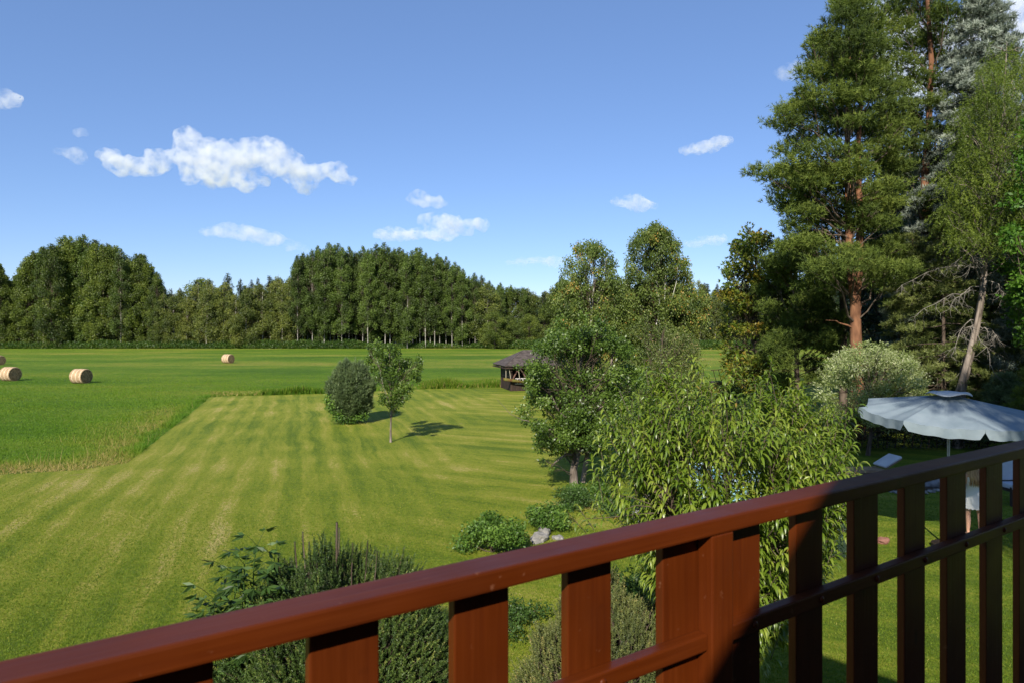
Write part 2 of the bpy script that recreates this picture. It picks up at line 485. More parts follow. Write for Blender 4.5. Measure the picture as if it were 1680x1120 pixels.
def make_grass():
    rng = np.random.default_rng(5)
    s = Soup()
    # long meadow grass left of the lawn
    n = 620000
    u = rng.random(n)
    y = 20.0 * (85.0 / 20.0) ** u
    x = (rng.random(n) * 1.04 - .02) * 1680
    x = (x - CX) * y / F
    keep = (~in_poly(x, y)) & visible(x, y) & (x < 4)
    x, y = x[keep], y[keep]
    edge = LAWN[1:10]
    d = seg_dist(x, y, edge)
    dry = np.clip(1 - d / (4.6 + 2.6 * patch_noise(x, y, .6, 3)), 0, 1)
    dry *= np.clip((46 - y) / 12, 0, 1)
    lush = np.clip(1 - d / (1.0 + .5 * patch_noise(x, y, .9, 6)), 0, 1) * np.clip((y - 24) / 3, 0, 1)
    gate = np.clip(.5 + 1.3 * patch_noise(x, y, 1.1, 9), 0, 1)
    hgt = (.05 + .05 * rng.random(len(x))) * np.clip(.35 + d / 1.2, 0, 1) + dry * .20 * rng.random(len(x)) * (.35 + .65 * gate) + lush * .24 * gate + .03 * patch_noise(x, y, .5, 1)
    hgt *= (1 + np.clip((y - 30) / 60, 0, 1) * .6) * np.clip((86 - y) / 40, .15, 1)
    v = .36 - lush * .25 + .17 * patch_noise(x, y, .13, 2) + .13 * patch_noise(x * .4, y, .5, 8) + .25 * (rng.random(len(x)) - .5) + dry * (.22 + .42 * rng.random(len(x))) * (1 - lush * .9)
    D = unit(np.stack([rng.normal(size=len(x)) * .8, rng.normal(size=len(x)) * .6, np.ones(len(x))], 1))
    P = np.stack([x, y, np.full(len(x), -.03)], 1)
    s.blades(P, D, hgt, .006 + .0006 * y, np.clip(v, 0, 1), rng)
    # tall seed stalks
    m = (rng.random(len(x)) < .006) & (dry > .35)
    s.blades(P[m], unit(D[m] + [0, 0, 1.2]), .35 + .3 * rng.random(m.sum()), .012, np.full(m.sum(), .95), rng)
    # weeds along the far edge of the lawn
    for (px0, px1, n_, h_, dv) in ((430, 548, 10000, .7, 0.), (690, 825, 20000, .95, .12), (345, 430, 3500, .3, .3), (545, 690, 5000, .3, .1), (760, 815, 3000, .7, .1)):
        px = px0 + (px1 - px0) * rng.random(n_)
        ye = np.interp(px, [345, 430, 540, 690, 820], [47.7, 48.6, 50, 53.7, 55.4])
        yy = ye + .2 + np.abs(rng.normal(size=n_)) * 2.4
        xx = (px - CX) * yy / F
        hh = h_ * (.5 + .5 * rng.random(n_)) * (.75 + .5 * patch_noise(xx, yy, 1.1, 5)) * np.exp(-((yy - ye - 1) / 2.2) ** 2)
        D = unit(np.stack([rng.normal(size=n_) * .3, rng.normal(size=n_) * .3, np.ones(n_)], 1))
        s.blades(np.stack([xx, yy, np.zeros(n_)], 1), D, hh, .06, np.clip(.25 + dv + .25 * rng.normal(size=n_), 0, 1), rng)
    tag(link('meadow_grass', s.mesh('meadow_grass', M['grass'])), 'long green grass with a dry straw fringe along the lawn edge', 'grass', kind='stuff')
    # turf blades of the mown lawn near the house
    s = Soup()
    n = 420000
    u = rng.random(n)
    y = 8.3 * (30.0 / 8.3) ** u
    x = (rng.random(n) * 1.04 - .02) * 1680
    x = (x - CX) * y / F
    k = in_poly(x, y)
    x, y = x[k], y[k]
    D = unit(np.stack([rng.normal(size=len(x)) * .8, rng.normal(size=len(x)) * .8, np.ones(len(x))], 1))
    sv = x * .955 + y * .297
    stripe = .5 + .5 * np.sin(sv * 2 * math.pi / 1.15 + 2 * patch_noise(x, y, .4, 4))
    v = .30 + .14 * stripe + .2 * patch_noise(x, y, .3, 7) + .22 * rng.normal(size=len(x)) - np.clip((x - 3) / 6, 0, 1) * .22
    fade = np.clip((30 - y) / 14, .2, 1)
    s.blades(np.stack([x, y, np.full(len(x), -.004)], 1), D, (.028 + .02 * rng.random(len(x))) * fade, .006 + .0005 * y, np.clip(v, 0, 1), rng)
    tag(link('turf', s.mesh('turf', M['turf'])), 'short mown turf of the garden lawn', 'grass', kind='stuff')
make_grass()

# ------------------------------------------------------------------ trees
def fill_pads(s, rng, pads, style, size, n_per, colour):
    """leaves or needles in a set of ellipsoid clumps. pads: (centre, radii, weight)"""
    for (c, r, w) in pads:
        c = np.array(c); r = np.array(r)
        n = max(3, int(n_per * w))
        d = rand_dirs(rng, n)
        rad = rng.random(n) ** .42 * (1 + .16 * rng.normal(size=n))
        P = c + d * rad[:, None] * r
        cv = colour(c, rng)
        v = np.clip(cv + .17 * rng.normal(size=n) + .10 * d[:, 2], 0, 1)
        out = unit(d + np.array([0, 0, .1]))
        if style == 'leaf':
            D = unit(out * .5 + rand_dirs(rng, n) + np.array([0, 0, -.25]))
            s.diamonds(P, D, size * (.7 + .6 * rng.random(n)), size * .62, v, rng, .25)
        elif style == 'hang':
            D = unit(out * .35 + rand_dirs(rng, n) * .6 + np.array([0, 0, -.9]))
            s.diamonds(P, D, size * (.7 + .6 * rng.random(n)), size * .5, v, rng, .1)
        elif style == 'narrow':
            D = unit(out * .8 + rand_dirs(rng, n) * .8 + np.array([0, 0, -.1]))
            s.diamonds(P, D, size * (.7 + .6 * rng.random(n)), size * .30, v, rng, .1)
        elif style == 'needle':
            k = 11
            T = unit(out * .55 + rand_dirs(rng, n) * .35 + np.array([0, 0, .55]))
            PP = np.repeat(P, k, 0); TT = np.repeat(T, k, 0)
            D = unit(TT * .75 + rand_dirs(rng, n * k))
            s.blades(PP + TT * (rng.random(n * k)[:, None] * size * .8), D, size * (.7 + .5 * rng.random(n * k)), size * .15, np.repeat(v, k), rng)
        elif style == 'palm':
            k = 6
            D0 = unit(out * .6 + rand_dirs(rng, n) * .5 + np.array([0, 0, -.35]))
            PP = np.repeat(P, k, 0)
            D = unit(np.repeat(D0, k, 0) + rand_dirs(rng, n * k) * .75)
            s.diamonds(PP, D, size * (.7 + .4 * rng.random(n * k)), size * .36, np.repeat(v, k), rng, .7)

def limbs(s, rng, trunk, pads, r0, base_frac=(.25, .8), twigs=3, sag=.0, tr=.012, v=.5):
    trunk = np.asarray(trunk, float)
    zs = trunk[:, 2]
    for (c, r, w) in pads:
        c = np.array(c)
        zt = zs[0] + (c[2] - zs[0]) * rng.uniform(*base_frac)
        zt = min(max(zt, zs[0] + .08 * (zs[-1] - zs[0])), zs[-1] * .98)
        a = np.array([np.interp(zt, zs, trunk[:, i]) for i in range(3)])
        L = np.linalg.norm(c - a)
        p = curve_pts(a, c, 6, sag * L, .03 * L, rng)
        s.tube(p, np.linspace(max(r0 * .2 * min(1, L / 3), tr * 1.3), tr, 6), 5, v)
        for k in range(twigs):
            e = c + rand_dirs(rng, 1)[0] * np.array(r) * .9
            s.tube(curve_pts(p[3], e, 4, 0, .03 * L, rng), np.linspace(tr * 1.1, tr * .4, 4), 4, v)

def build_tree(name, loc, trunk, r0, pads, style, size, n_per, lm, bm_, colour, label, cat, group=None, r1=.03, sides=9, twigs=3, sag=0., base_frac=(.25, .8), seed=0, extra=None, crown='crown', tr=.012, bmat=None):
    rng = np.random.default_rng(seed)
    root = empty(name, loc)
    tag(root, label, cat, group)
    ts = Soup()
    trunk = np.asarray(trunk, float)
    tt = np.linspace(0, 1, len(trunk))
    rad = r0 * (1 - tt) + r1 * tt
    rad[0] *= 1.25
    ts.tube(trunk, rad, sides)
    if extra: extra(ts, rng)
    link('trunk', ts.mesh('trunk', bm_, True), root)
    bs = Soup()
    limbs(bs, rng, trunk, pads, r0, base_frac, twigs, sag, tr)
    link('branches', bs.mesh('branches', bmat or M['bark_brown'], True), root)
    ls = Soup()
    fill_pads(ls, rng, pads, style, size, n_per, colour)
    link(crown, ls.mesh(crown, lm), root)
    return root

def envelope_pads(rng, n, z0, z1, prof, rsz, flat=.8, inner=.35):
    """random clumps filling an envelope radius prof(t)"""
    pads = []
    for i in range(n):
        t = (i + rng.random()) / n
        z = z0 + (z1 - z0) * t
        R_ = prof(t)
        a = rng.random() * 2 * math.pi
        q = R_ * (inner + (1 - inner) * math.sqrt(rng.random()))
        r = rsz * rng.uniform(.7, 1.25) * (.22 + .78 * min(1, R_ / rsz / 1.6))
        pads.append(((q * math.cos(a), q * math.sin(a), z), (r, r, r * flat), max(.12, (r / rsz) ** 2)))
    return pads

flatcol = lambda m, s=.12: (lambda c, rng: m + s * rng.normal())

# ---- forest prototypes
def forest_proto(kind, seed):
    rng = np.random.default_rng(seed)
    if kind == 'aspen':
        Ht = 26.
        pads = envelope_pads(rng, 74, (2.2, 5.5, 4.)[seed // 7 % 3], Ht - .3, lambda t: 2.6 * (1 - t) ** .58 * (.7 + .55 * min(1, t * 3)) + .1, .85, 1.25, .2)
        tr = [(0, 0, 0), (.1, .05, 6), (-.1, .1, 13), (.05, 0, 20), (0, 0, Ht)]
        a = (tr, .10, pads, 'leaf', .30, 220, M['aspen'], M['bark_pale'], flatcol(.5, .16))
    elif kind == 'alder':
        Ht = 25.
        pads = envelope_pads(rng, 110, .9, Ht - .3, lambda t: 4.0 * (1 - t) ** .6 * (.75 + .55 * min(1, t * 4)) + .12, 1.05, 1.15, .2)
        tr = [(0, 0, 0), (.2, .05, 6), (-.1, .1, 13), (.05, 0, 20), (0, 0, Ht)]
        a = (tr, .2, pads, 'leaf', .32, 220, M['mixed'], M['bark_brown'], flatcol(.48, .15))
    elif kind == 'birch':
        Ht = 16.
        pads = envelope_pads(rng, 55, 1.2, Ht - .5, lambda t: 2.9 * (1 - t) ** .6 * (.7 + .6 * min(1, t * 3)) + .15, 1.0, 1.1, .2)
        tr = [(0, 0, 0), (.3, .05, 4), (-.1, .1, 8), (.2, 0, 12), (0, 0, Ht)]
        a = (tr, .12, pads, 'hang', .30, 200, M['birch_far'], M['bark_pale'], flatcol(.5, .18))
    elif kind == 'pine':
        Ht = 22.
        pads = envelope_pads(rng, 70, 5, Ht - .1, lambda t: 2.8 * (1 - t) ** .9 + .05, .85, .65, .3)
        tr = [(0, 0, 0), (.1, 0, 8), (0, .1, 15), (0, 0, Ht)]
        a = (tr, .2, pads, 'narrow', .5, 120, M['conifer_far'], M['bark_brown'], flatcol(.45, .15))
    elif kind == 'spruce':
        Ht = 22.
        pads = envelope_pads(rng, 90, 1, Ht - .1, lambda t: 3.0 * (1 - t) + .04, .75, .6, .3)
        tr = [(0, 0, 0), (0, 0, 10), (0, 0, Ht)]
        a = (tr, .2, pads, 'narrow', .5, 110, M['conifer_far'], M['bark_brown'], flatcol(.45, .15))
    else:  # round
        Ht = 14.
        pads = envelope_pads(rng, 60, .8, Ht - .5, lambda t: 4.6 * math.sin(math.pi * min(.97, .18 + .8 * t)) ** .7, 1.3, .85, .3)
        tr = [(0, 0, 0), (.3, .05, 4), (-.1, .1, 8), (0, 0, Ht - 2)]
        a = (tr, .2, pads, 'leaf', .30, 240, M['mixed'], M['bark_brown'], flatcol(.42, .15))
    return Ht, a

FT = {'aspen': ('aspen_tree', 'aspen'), 'alder': ('alder_tree', 'tree'), 'birch': ('birch_tree', 'birch'),
      'pine': ('pine_tree', 'pine'), 'spruce': ('spruce_tree', 'spruce'), 'round': ('round_tree', 'tree')}
PROTO = {}
def forest_tree(kind, var, x, y, h, rz, label, group, wide=1.0):
    key = (kind, var)
    if key not in PROTO:
        Ht, a = forest_proto(kind, 100 + var * 7 + len(kind))
        tr, r0, pads, st, sz, npr, lm, bk, colf = a
        root = build_tree(FT[kind][0], (0, 0, 0), tr, r0, pads, st, sz, npr, lm, bk, colf, label, FT[kind][1], group, sides=6, twigs=0, seed=var, tr=.02, base_frac=(.5, .9))
        PROTO[key] = (Ht, root)
    else:
        Ht, src = PROTO[key]
        root = src.copy(); COL.objects.link(root)
        for ch in src.children:
            c = ch.copy(); COL.objects.link(c); c.parent = root
    root.location = (x, y, -.02)
    s = h / Ht
    root.scale = (s * wide, s * wide, s)
    root.rotation_euler = (0, 0, rz)
    tag(root, label, FT[kind][1], group)
    return root

PROF_X = [-200, 0, 15, 32, 50, 80, 110, 150, 180, 200, 215, 235, 255, 275, 300, 320, 350, 370, 400, 430, 465, 480, 500, 540, 600, 640, 665, 700, 725, 750, 775, 800, 830, 865, 885, 920, 1000, 1100, 1130, 1160, 1210, 1300, 1900]
PROF_Y = [420, 428, 450, 445, 398, 398, 380, 385, 398, 402, 415, 408, 440, 462, 455, 440, 452, 440, 448, 438, 442, 425, 405, 396, 400, 394, 402, 406, 415, 430, 445, 455, 460, 462, 482, 455, 450, 452, 455, 456, 458, 450, 440]
def forest():
    rng = random.Random(11)
    def top(px): return float(np.interp(px, PROF_X, PROF_Y))
    px = -60.
    while px < 1540:          # front row at the far edge of the meadow
        Y = 180 + rng.uniform(-3, 3) + (14 if 800 < px < 900 else 0) + max(0, px - 900) * .03
        if px < 265: kind, lab, g, step = rng.choice(['alder', 'alder', 'aspen']), 'tall leafy tree in the left stand of the far wood', 'trees in the left stand of the far wood', 15
        elif px < 480: kind, lab, g, step = 'birch', 'yellowish green birch in the low gap between the two tall stands', 'birches in the gap of the far wood', 15
        elif px < 790: kind, lab, g, step = 'aspen', 'slim tall aspen with pale trunk in the dense central stand', 'aspens in the central stand of the far wood', 9.5
        elif px < 905: kind, lab, g, step = rng.choice(['round', 'aspen', 'birch']), 'lower leafy tree right of the central aspen stand', 'lower trees right of the aspen stand', 15
        else: kind, lab, g, step = rng.choice(['round', 'birch', 'alder', 'pine']), 'far tree in the wood behind the garden birches', 'far wood behind the garden birches', 17
        if kind == 'alder' and px < 265: lab = 'broad leafy tree in the left stand of the far wood'; 
        if kind == 'aspen' and px < 265: lab = 'slim tall aspen in the left stand of the far wood'
        if px >= 790: lab = {'round': 'round leafy tree', 'aspen': 'slim aspen', 'birch': 'light birch', 'alder': 'broad leafy tree', 'pine': 'dark pine'}[kind] + (' right of the central aspen stand of the far wood' if px < 905 else ' of the far wood behind the garden birches')
        h = H + (HY - top(px)) * Y / F
        lowf = rng.uniform(.90, 1.0)
        if kind == 'birch' and px < 480: lowf = rng.uniform(.70, .86)
        wide = {'alder': .95, 'birch': 1.15, 'aspen': 1.0}.get(kind, 1.0) * rng.uniform(.88, 1.15)
        forest_tree(kind, rng.randrange(3), (px - CX) * Y / F, Y, h * lowf, rng.uniform(0, 6.28), lab, g, wide)
        px += step * rng.uniform(.75, 1.25)
    px = -80.
    while px < 1560:          # second row, closing the gaps
        Y = 189 + rng.uniform(-3, 3)
        h = (H + (HY - top(px)) * Y / F) * rng.uniform(.86, 1.0)
        if 265 < px < 480 or px > 860:
            kind = rng.choice(['pine', 'spruce', 'pine']) ; lab = 'dark conifer rising behind the ' + ('birches in the gap of the far wood' if px < 480 else 'right part of the far wood')
            h *= rng.uniform(.80, 1.06)
            if rng.random() < .35: kind, lab = 'birch', 'birch in the second row behind the ' + ('gap of the far wood' if px < 480 else 'right part of the far wood')
        elif 480 <= px: kind, lab = 'aspen', 'aspen in the second row of the central stand'
        else: kind, lab = 'alder', 'broad leafy tree in the second row of the left stand'
        forest_tree(kind, rng.randrange(3), (px - CX) * Y / F, Y, h, rng.uniform(0, 6.28), lab, lab.replace('tree', 'trees').replace('conifer rising', 'conifers rising').replace('aspen in', 'aspens in'), rng.uniform(.9, 1.45) if kind in ('pine', 'spruce') else 1.0)
        px += (10 if 480 <= px < 800 else 14) * rng.uniform(.45, 1.6)
    # the wood's dark interior: lower trees further in
    px = -100.
    while px < 1580:
        Y = 200 + rng.uniform(-4, 5)
        h = (H + (HY - top(px)) * Y / F) * rng.uniform(.7, .9)
        forest_tree('round' if rng.random() < .6 else 'alder', rng.randrange(3), (px - CX) * Y / F, Y, h, rng.uniform(0, 6.28), 'leafy tree deep inside the far wood', 'trees deep inside the far wood', 1.1)
        px += 24 * rng.uniform(.8, 1.2)
    # low round willows in front of the right end of the aspen stand
    for (p, Y, h, w) in ((812, 172, 9.5, 1.25), (838, 174, 8.6, 1.15), (868, 178, 9.0, 1.1), (893, 180, 11., .9)):
        forest_tree('round', rng.randrange(3), (p - CX) * Y / F, Y, h, rng.uniform(0, 6.28), 'low round willow at the right foot of the aspen stand', 'low willows at the foot of the aspen stand', w)
forest()

def undergrowth():
    rng = np.random.default_rng(8)
    s = Soup()
    n = 90000
    px = -30 + 1590 * rng.random(n)
    dep = np.abs(rng.normal(size=n)) * 2.2
    y = 175.5 + dep + np.where(px > 640, 2, 0) - np.clip((px - 790) / 60, 0, 1) * 8
    x = (px - CX) * y / F
    hh = np.interp(px, [0, 250, 480, 560, 640, 770, 800, 900, 1300], [2.0, 2.3, 2.6, 2.4, 1.5, 1.4, 2.6, 3.0, 2.6])
    hh = hh * (.75 + .35 * patch_noise(x, y * 0, .35, 2)) * np.clip(.35 + dep / 2.0, 0, 1)
    z = hh * rng.random(n) ** .6
    P = np.stack([x, y, z - .1], 1)
    D = unit(rand_dirs(rng, n) + [0, 0, .3])
    v = np.clip(.45 + .2 * patch_noise(x, y, .2, 1) + .2 * rng.normal(size=n) + np.where((z < .5) & (rng.random(n) < .35), .4, 0), 0, 1)
    s.diamonds(P, D, .35 + .25 * rng.random(n), .2, v, rng, .4)
    tag(link('undergrowth', s.mesh('undergrowth', M['fern'])), 'low bramble and fern thicket along the foot of the far wood', 'undergrowth', kind='stuff')
undergrowth()

# ---- garden trees seen large
def px_pads(lst, Y, origin, dy, seed, per=1.0):
    """clumps given by where they stand: px, py, rx, ry; spread in depth by dy"""
    rng = random.Random(seed)
    out = []
    for q in lst:
        px, py, rx, ry = q[:4]
        d = q[4] if len(q) > 4 else rng.uniform(-dy, dy)
        yy = Y + d
        p = at(px, py, yy) - Vector(origin)
        a, b = rx * yy / F, ry * yy / F
        out.append(((p.x, p.y, p.z), (a, a * .9, b), per * (a * b) / .5))
    return out

# twin-stemmed Scots pine
def scots_twin():
    Y = 29.
    o = Vector(((1405 - CX) * Y / F, Y, 0))
    L = [(1398, 12, 34, 20), (1385, 38, 40, 18), (1425, 42, 30, 18), (1350, 62, 22, 14), (1400, 75, 50, 20), (1440, 80, 28, 18), (1362, 96, 44, 16), (1415, 105, 48, 18),
         (1334, 72, 16, 10), (1330, 118, 26, 11), (1385, 128, 52, 16), (1440, 125, 34, 16), (1322, 150, 20, 10), (1360, 158, 46, 14), (1420, 152, 50, 16), (1300, 178, 26, 10),
         (1345, 185, 46, 13), (1400, 190, 52, 14), (1455, 180, 30, 14), (1288, 186, 14, 8), (1300, 210, 34, 10), (1360, 215, 48, 12), (1430, 212, 44, 13), (1480, 205, 26, 12),
         (1292, 245, 28, 9), (1340, 248, 50, 13), (1450, 240, 40, 12), (1240, 282, 20, 9), (1264, 292, 22, 10), (1300, 275, 38, 13), (1350, 282, 48, 14), (1400, 278, 40, 12), (1458, 275, 38, 13),
         (1288, 310, 30, 12), (1330, 318, 40, 13), (1455, 308, 36, 12), (1415, 318, 30, 11), (1368, 338, 38, 12), (1440, 335, 40, 12), (1355, 365, 40, 14), (1400, 372, 34, 12), (1445, 368, 34, 12),
         (1300, 345, 26, 14), (1305, 375, 24, 16), (1330, 400, 34, 14), (1385, 415, 46, 13), (1440, 410, 44, 12), (1475, 440, 34, 12), (1360, 440, 50, 16), (1420, 440, 44, 12), (1455, 462, 36, 13), (1340, 470, 44, 16)]
    L += [(1400, 112, 34, 14, -1.8), (1402, 165, 34, 13, -1.8), (1400, 200, 30, 9, -1.8), (1398, 290, 34, 12, -1.8), (1405, 425, 36, 12, -1.8), (1290, 330, 34, 13), (1318, 350, 34, 13), (1345, 395, 34, 13), (1300, 405, 32, 14), (1320, 430, 38, 14), (1335, 300, 34, 12), (1372, 310, 30, 12), (1405, 250, 28, 11), (1415, 345, 26, 11), (1375, 470, 36, 13)]
    pads = px_pads(L, Y, o, 2.4, 4)
    rb = random.Random(9)
    back = [(p + rb.uniform(-30, 30), q + rb.uniform(-15, 15), a, b, 2.5 + rb.uniform(-.5, 1.5)) for (p, q, a, b) in [e[:4] for e in L[::2]]]
    pads += px_pads(back, Y, o, 0, 5)
    t1 = [np.array(at(px, py, Y) - o) for px, py in ((1407, 735), (1406, 640), (1404, 560), (1403, 490), (1395, 440), (1392, 360), (1390, 250), (1391, 150), (1397, 40))]
    t2 = [np.array(at(px, py, Y + .25) - o) for px, py in ((1403, 500), (1409, 440), (1411, 360), (1407, 250), (1412, 180), (1420, 90))]
    def extra(ts, rng):
        ts.tube(t2, np.linspace(.2, .05, len(t2)), 8)
        for a, b in (((1403, 540), (1355, 525)), ((1400, 520), (1420, 500)), ((1404, 350), (1448, 325))):
            ts.tube(curve_pts(at(*a, Y) - o, at(*b, Y - .3) - o, 5, .1, .04, rng), np.linspace(.05, .015, 5), 5)
    build_tree('scots_pine', o, t1, .30, pads, 'needle', .19, 330, M['pine'], M['bark_pine'], flatcol(.5, .13),
               'tall twin-stemmed pine with orange bark and layered needle pads', 'pine', r1=.05, sides=10, twigs=2, seed=3, extra=extra, base_frac=(.7, .97), tr=.014)
scots_twin()

def scots_second():
    Y = 33.
    o = Vector(((1517 - CX) * Y / F, Y, 0))
    L = [(1495, -15, 36, 16), (1530, -20, 40, 18), (1475, 10, 24, 14), (1515, 20, 44, 18), (1548, 25, 30, 20), (1480, 45, 26, 13), (1530, 60, 40, 18), (1500, 78, 36, 14), (1478, 105, 30, 12),
         (1535, 100, 34, 16), (1505, 130, 34, 13), (1545, 138, 28, 13), (1480, 150, 28, 11), (1520, 170, 34, 12), (1490, 195, 30, 11), (1535, 215, 34, 11), (1500, 240, 30, 10), (1480, 280, 26, 10),
         (1530, 265, 28, 10), (1505, 330, 26, 9), (1480, 395, 28, 10), (1530, 430, 32, 10), (1500, 445, 34, 11), (1545, 470, 26, 10), (1480, 500, 26, 10), (1535, 350, 26, 9)]
    pads = px_pads(L, Y, o, 2.2, 14)
    t1 = [np.array(at(px, py, Y) - o) for px, py in ((1517, 700), (1516, 560), (1517, 420), (1517, 300), (1524, 200), (1528, 100), (1522, 10), (1520, -40))]
    build_tree('scots_pine', o, t1, .25, pads, 'needle', .2, 330, M['pine'], M['bark_pine'], flatcol(.42, .13),
               'second tall orange-barked pine cut off by the top edge between twin pine and blue spruce', 'pine', r1=.07, sides=8, twigs=3, seed=5, base_frac=(.75, .98), tr=.014)
scots_second()

def whorl_pads(rng, z0, z1, rmax, n, droop=.25, pr=.35, tipbias=.5, hole=0.0, prof=None):
    """branches of a spruce as chains of small flat clumps: returns pads and branch lines"""
    pads, lines = [], []
    for i in range(n):
        t = (i + rng.random()) / n
        z = z0 + (z1 - z0) * t
        Rr = (prof(t) if prof else rmax * (1 - t) ** .8 + .15) * rng.uniform(.75, 1.1)
        a = i * 2.399 + rng.uniform(-.3, .3)
        if rng.random() < hole: continue
        d = Vector((math.cos(a), math.sin(a), 0))
        tip = d * Rr + Vector((0, 0, z - droop * Rr + .12 * Rr))
        base = Vector((0, 0, z))
        lines.append((base, tip))
        k = max(2, int(Rr / (pr * .95)))
        for j in range(k):
            u = (j + 1) / k
            if u < .25: continue
            p = base.lerp(tip, u)
            p.z += 4 * u * (1 - u) * droop * .35 * Rr
            sidev = Vector((-d.y, d.x, 0)) * rng.uniform(-.35, .35) * Rr * u * .8
            w = (1.1 - .4 * u) * pr
            pads.append(((p.x + sidev.x, p.y + sidev.y, p.z), (w * 1.25, w * 1.25, w * .42), (.6 + .5 * u)))
    return pads, lines

def spruce(name, o, Ht, rmax, n, lm, label, cat, seed, size=.13, npr=26, pr=.4, z0=1., colour=None, bark='bark_brown', group=None, hole=0., r0=.2, droop=.25, lean=(0, 0), dead=0):
    rng = random.Random(seed)
    pads, lines = whorl_pads(rng, z0, Ht, rmax, n, droop, pr, hole=hole)
    def extra(ts, nr):
        for a, b in lines:
            ts.tube(curve_pts(a, b, 4, .05, .02, nr), np.linspace(.03, .008, 4), 4)
        for i in range(dead):
            z = nr.uniform(1.5, z0 + 2.5); an = nr.uniform(0, 6.28); L = nr.uniform(.8, 2.2)
            e = np.array([math.cos(an) * L, math.sin(an) * L, z - .35 * L])
            p = curve_pts((0, 0, z), e, 6, .12 * L, .06, nr)
            ts.tube(p, np.linspace(.022, .006, 6), 4)
            for k in range(5):
                q = p[nr.integers(1, 6)]
                ts.tube(curve_pts(q, q + nr.normal(size=3) * .3 + [0, 0, -.25], 4, 0, .03, nr), np.linspace(.009, .004, 4), 3)
    root = empty(name, o); tag(root, label, cat, group)
    nr = np.random.default_rng(seed)
    ts = Soup()
    ts.tube([(0, 0, 0), (0, 0, Ht * .5), (0, 0, Ht)], [r0, r0 * .6, .02], 8)
    extra(ts, nr)
    link('trunk', ts.mesh('trunk', M[bark], True), root)
    ls = Soup(); fill_pads(ls, nr, pads, 'needle', size, npr, colour or flatcol(.5, .18))
    link('crown', ls.mesh('crown', lm), root)
    return root

Yb = 31.5
spruce('blue_spruce', ((1612 - CX) * Yb / F, Yb, 0), 20.8, 4.3, 230, M['bluespruce'], 'tall blue spruce with whitish needles rising behind the larch', 'spruce', 3, size=.18, npr=60, pr=.42, z0=3., colour=flatcol(.6, .22), r0=.28, hole=.12)

# larch with curved leaning trunk
def larch():
    Y = 27.
    o = Vector(((1572 - CX) * Y / F, Y, 0))
    T = [np.array(at(px, py, Y) - o) for px, py in ((1572, 733), (1576, 640), (1590, 585), (1603, 530), (1612, 480), (1616, 430), (1624, 380), (1632, 330), (1640, 290), (1644, 200), (1650, 110), (1652, 70))]
    rb = random.Random(3)
    L = []
    for i in range(210):
        py = 75 + (rb.random() ** .8) * 330
        w = np.interp(py, [75, 150, 250, 400], [22, 62, 90, 70])
        L.append((np.interp(py, [75, 400], [1652, 1628]) + rb.uniform(-w, w), py, rb.uniform(10, 20), rb.uniform(9, 16)))
    pads = px_pads(L, Y, o, 2.0, 7)
    ls = Soup(); rng = np.random.default_rng(3)
    for (c, r, w) in pads:     # hanging shoots set with soft needles
        n = 13
        st = np.array(c) + rand_dirs(rng, n) * np.array(r) * 1.1
        cv = .5 + .14 * rng.normal()
        for q in st:
            m = 34
            t = rng.random(m)
            Lh = rng.uniform(.35, .8)
            dd = rng.normal(size=2) * .35
            P = q + np.stack([dd[0] * t, dd[1] * t, -Lh * t ** 1.2], 1)
            ls.blades(P, unit(rand_dirs(rng, m) + [0, 0, .1]), .085, .024, np.clip(cv + .16 * rng.normal(size=m), 0, 1), rng)
    root = empty('larch_tree', o); tag(root, 'feathery light green larch with a leaning bare grey trunk', 'larch')
    ts = Soup()
    T = np.array(T)
    ts.tube(T, np.interp(np.linspace(0, 1, len(T)), [0, .2, .6, 1], [.22, .15, .07, .008]), 9)
    T2 = T[:5] + np.array([-.16, -.18, 0])
    ts.tube(T2, np.linspace(.18, .03, 5), 8)
    limbs(ts, rng, T, pads[::2], .16, (.8, 1.02), 1, -.02)
    link('trunk', ts.mesh('trunk', M['bark_grey'], True), root)
    ds = Soup()
    for (a, b, sg) in (((1604, 530), (1578, 545), .1), ((1604, 528), (1560, 585), .9), ((1606, 535), (1640, 560), .25), ((1608, 530), (1655, 590), .6), ((1612, 470), (1560, 500), .3), ((1613, 440), (1480, 468), .5),
                       ((1614, 460), (1665, 500), .4), ((1600, 548), (1630, 610), .5), ((1618, 410), (1555, 440), .3), ((1602, 560), (1575, 610), .5), ((1619, 405), (1590, 440), .2), ((1610, 480), (1500, 520), .5)):
        A = np.array(at(*a, Y) - o); B = np.array(at(*b, Y - rng.uniform(-.8, 1.2)) - o)
        p = curve_pts(A, B, 8, sg * .6, .04, rng)
        ds.tube(p, np.linspace(.020, .006, 8), 5)
        for k in range(22):
            q = p[rng.integers(2, 8)]
            ds.tube(curve_pts(q, q + rng.normal(size=3) * [.3, .3, .15] + [0, 0, -.35], 5, -.05, .03, rng), np.linspace(.008, .003, 5), 4)
    link('dead_branches', ds.mesh('dead_branches', M['bark_dead'], True), root)
    link('crown', ls.mesh('crown', M['larch']), root)
larch()

# bright maple at the right edge
Ym = 25.5
rg = np.random.default_rng(2)
om = Vector(((1722 - CX) * Ym / F, Ym, 0))
L = []
rb = random.Random(77)
for i in range(95):
    py = rb.uniform(200, 570); L.append((1722 + rb.uniform(-72, 75) * math.sqrt(max(.15, 1 - ((py - 400) / 190) ** 2)), py, rb.uniform(14, 24), rb.uniform(12, 18)))
build_tree('maple_tree', om, [(0, 0, 0), (.1, 0, 3), (0, .1, 6), (0, 0, 10)], .17, px_pads(L, Ym, om, 1.7, 3), 'leaf', .17, 420, M['maple'], M['bark_brown'], flatcol(.5, .15),
           'bright green maple half cut off by the right edge', 'maple', seed=2)

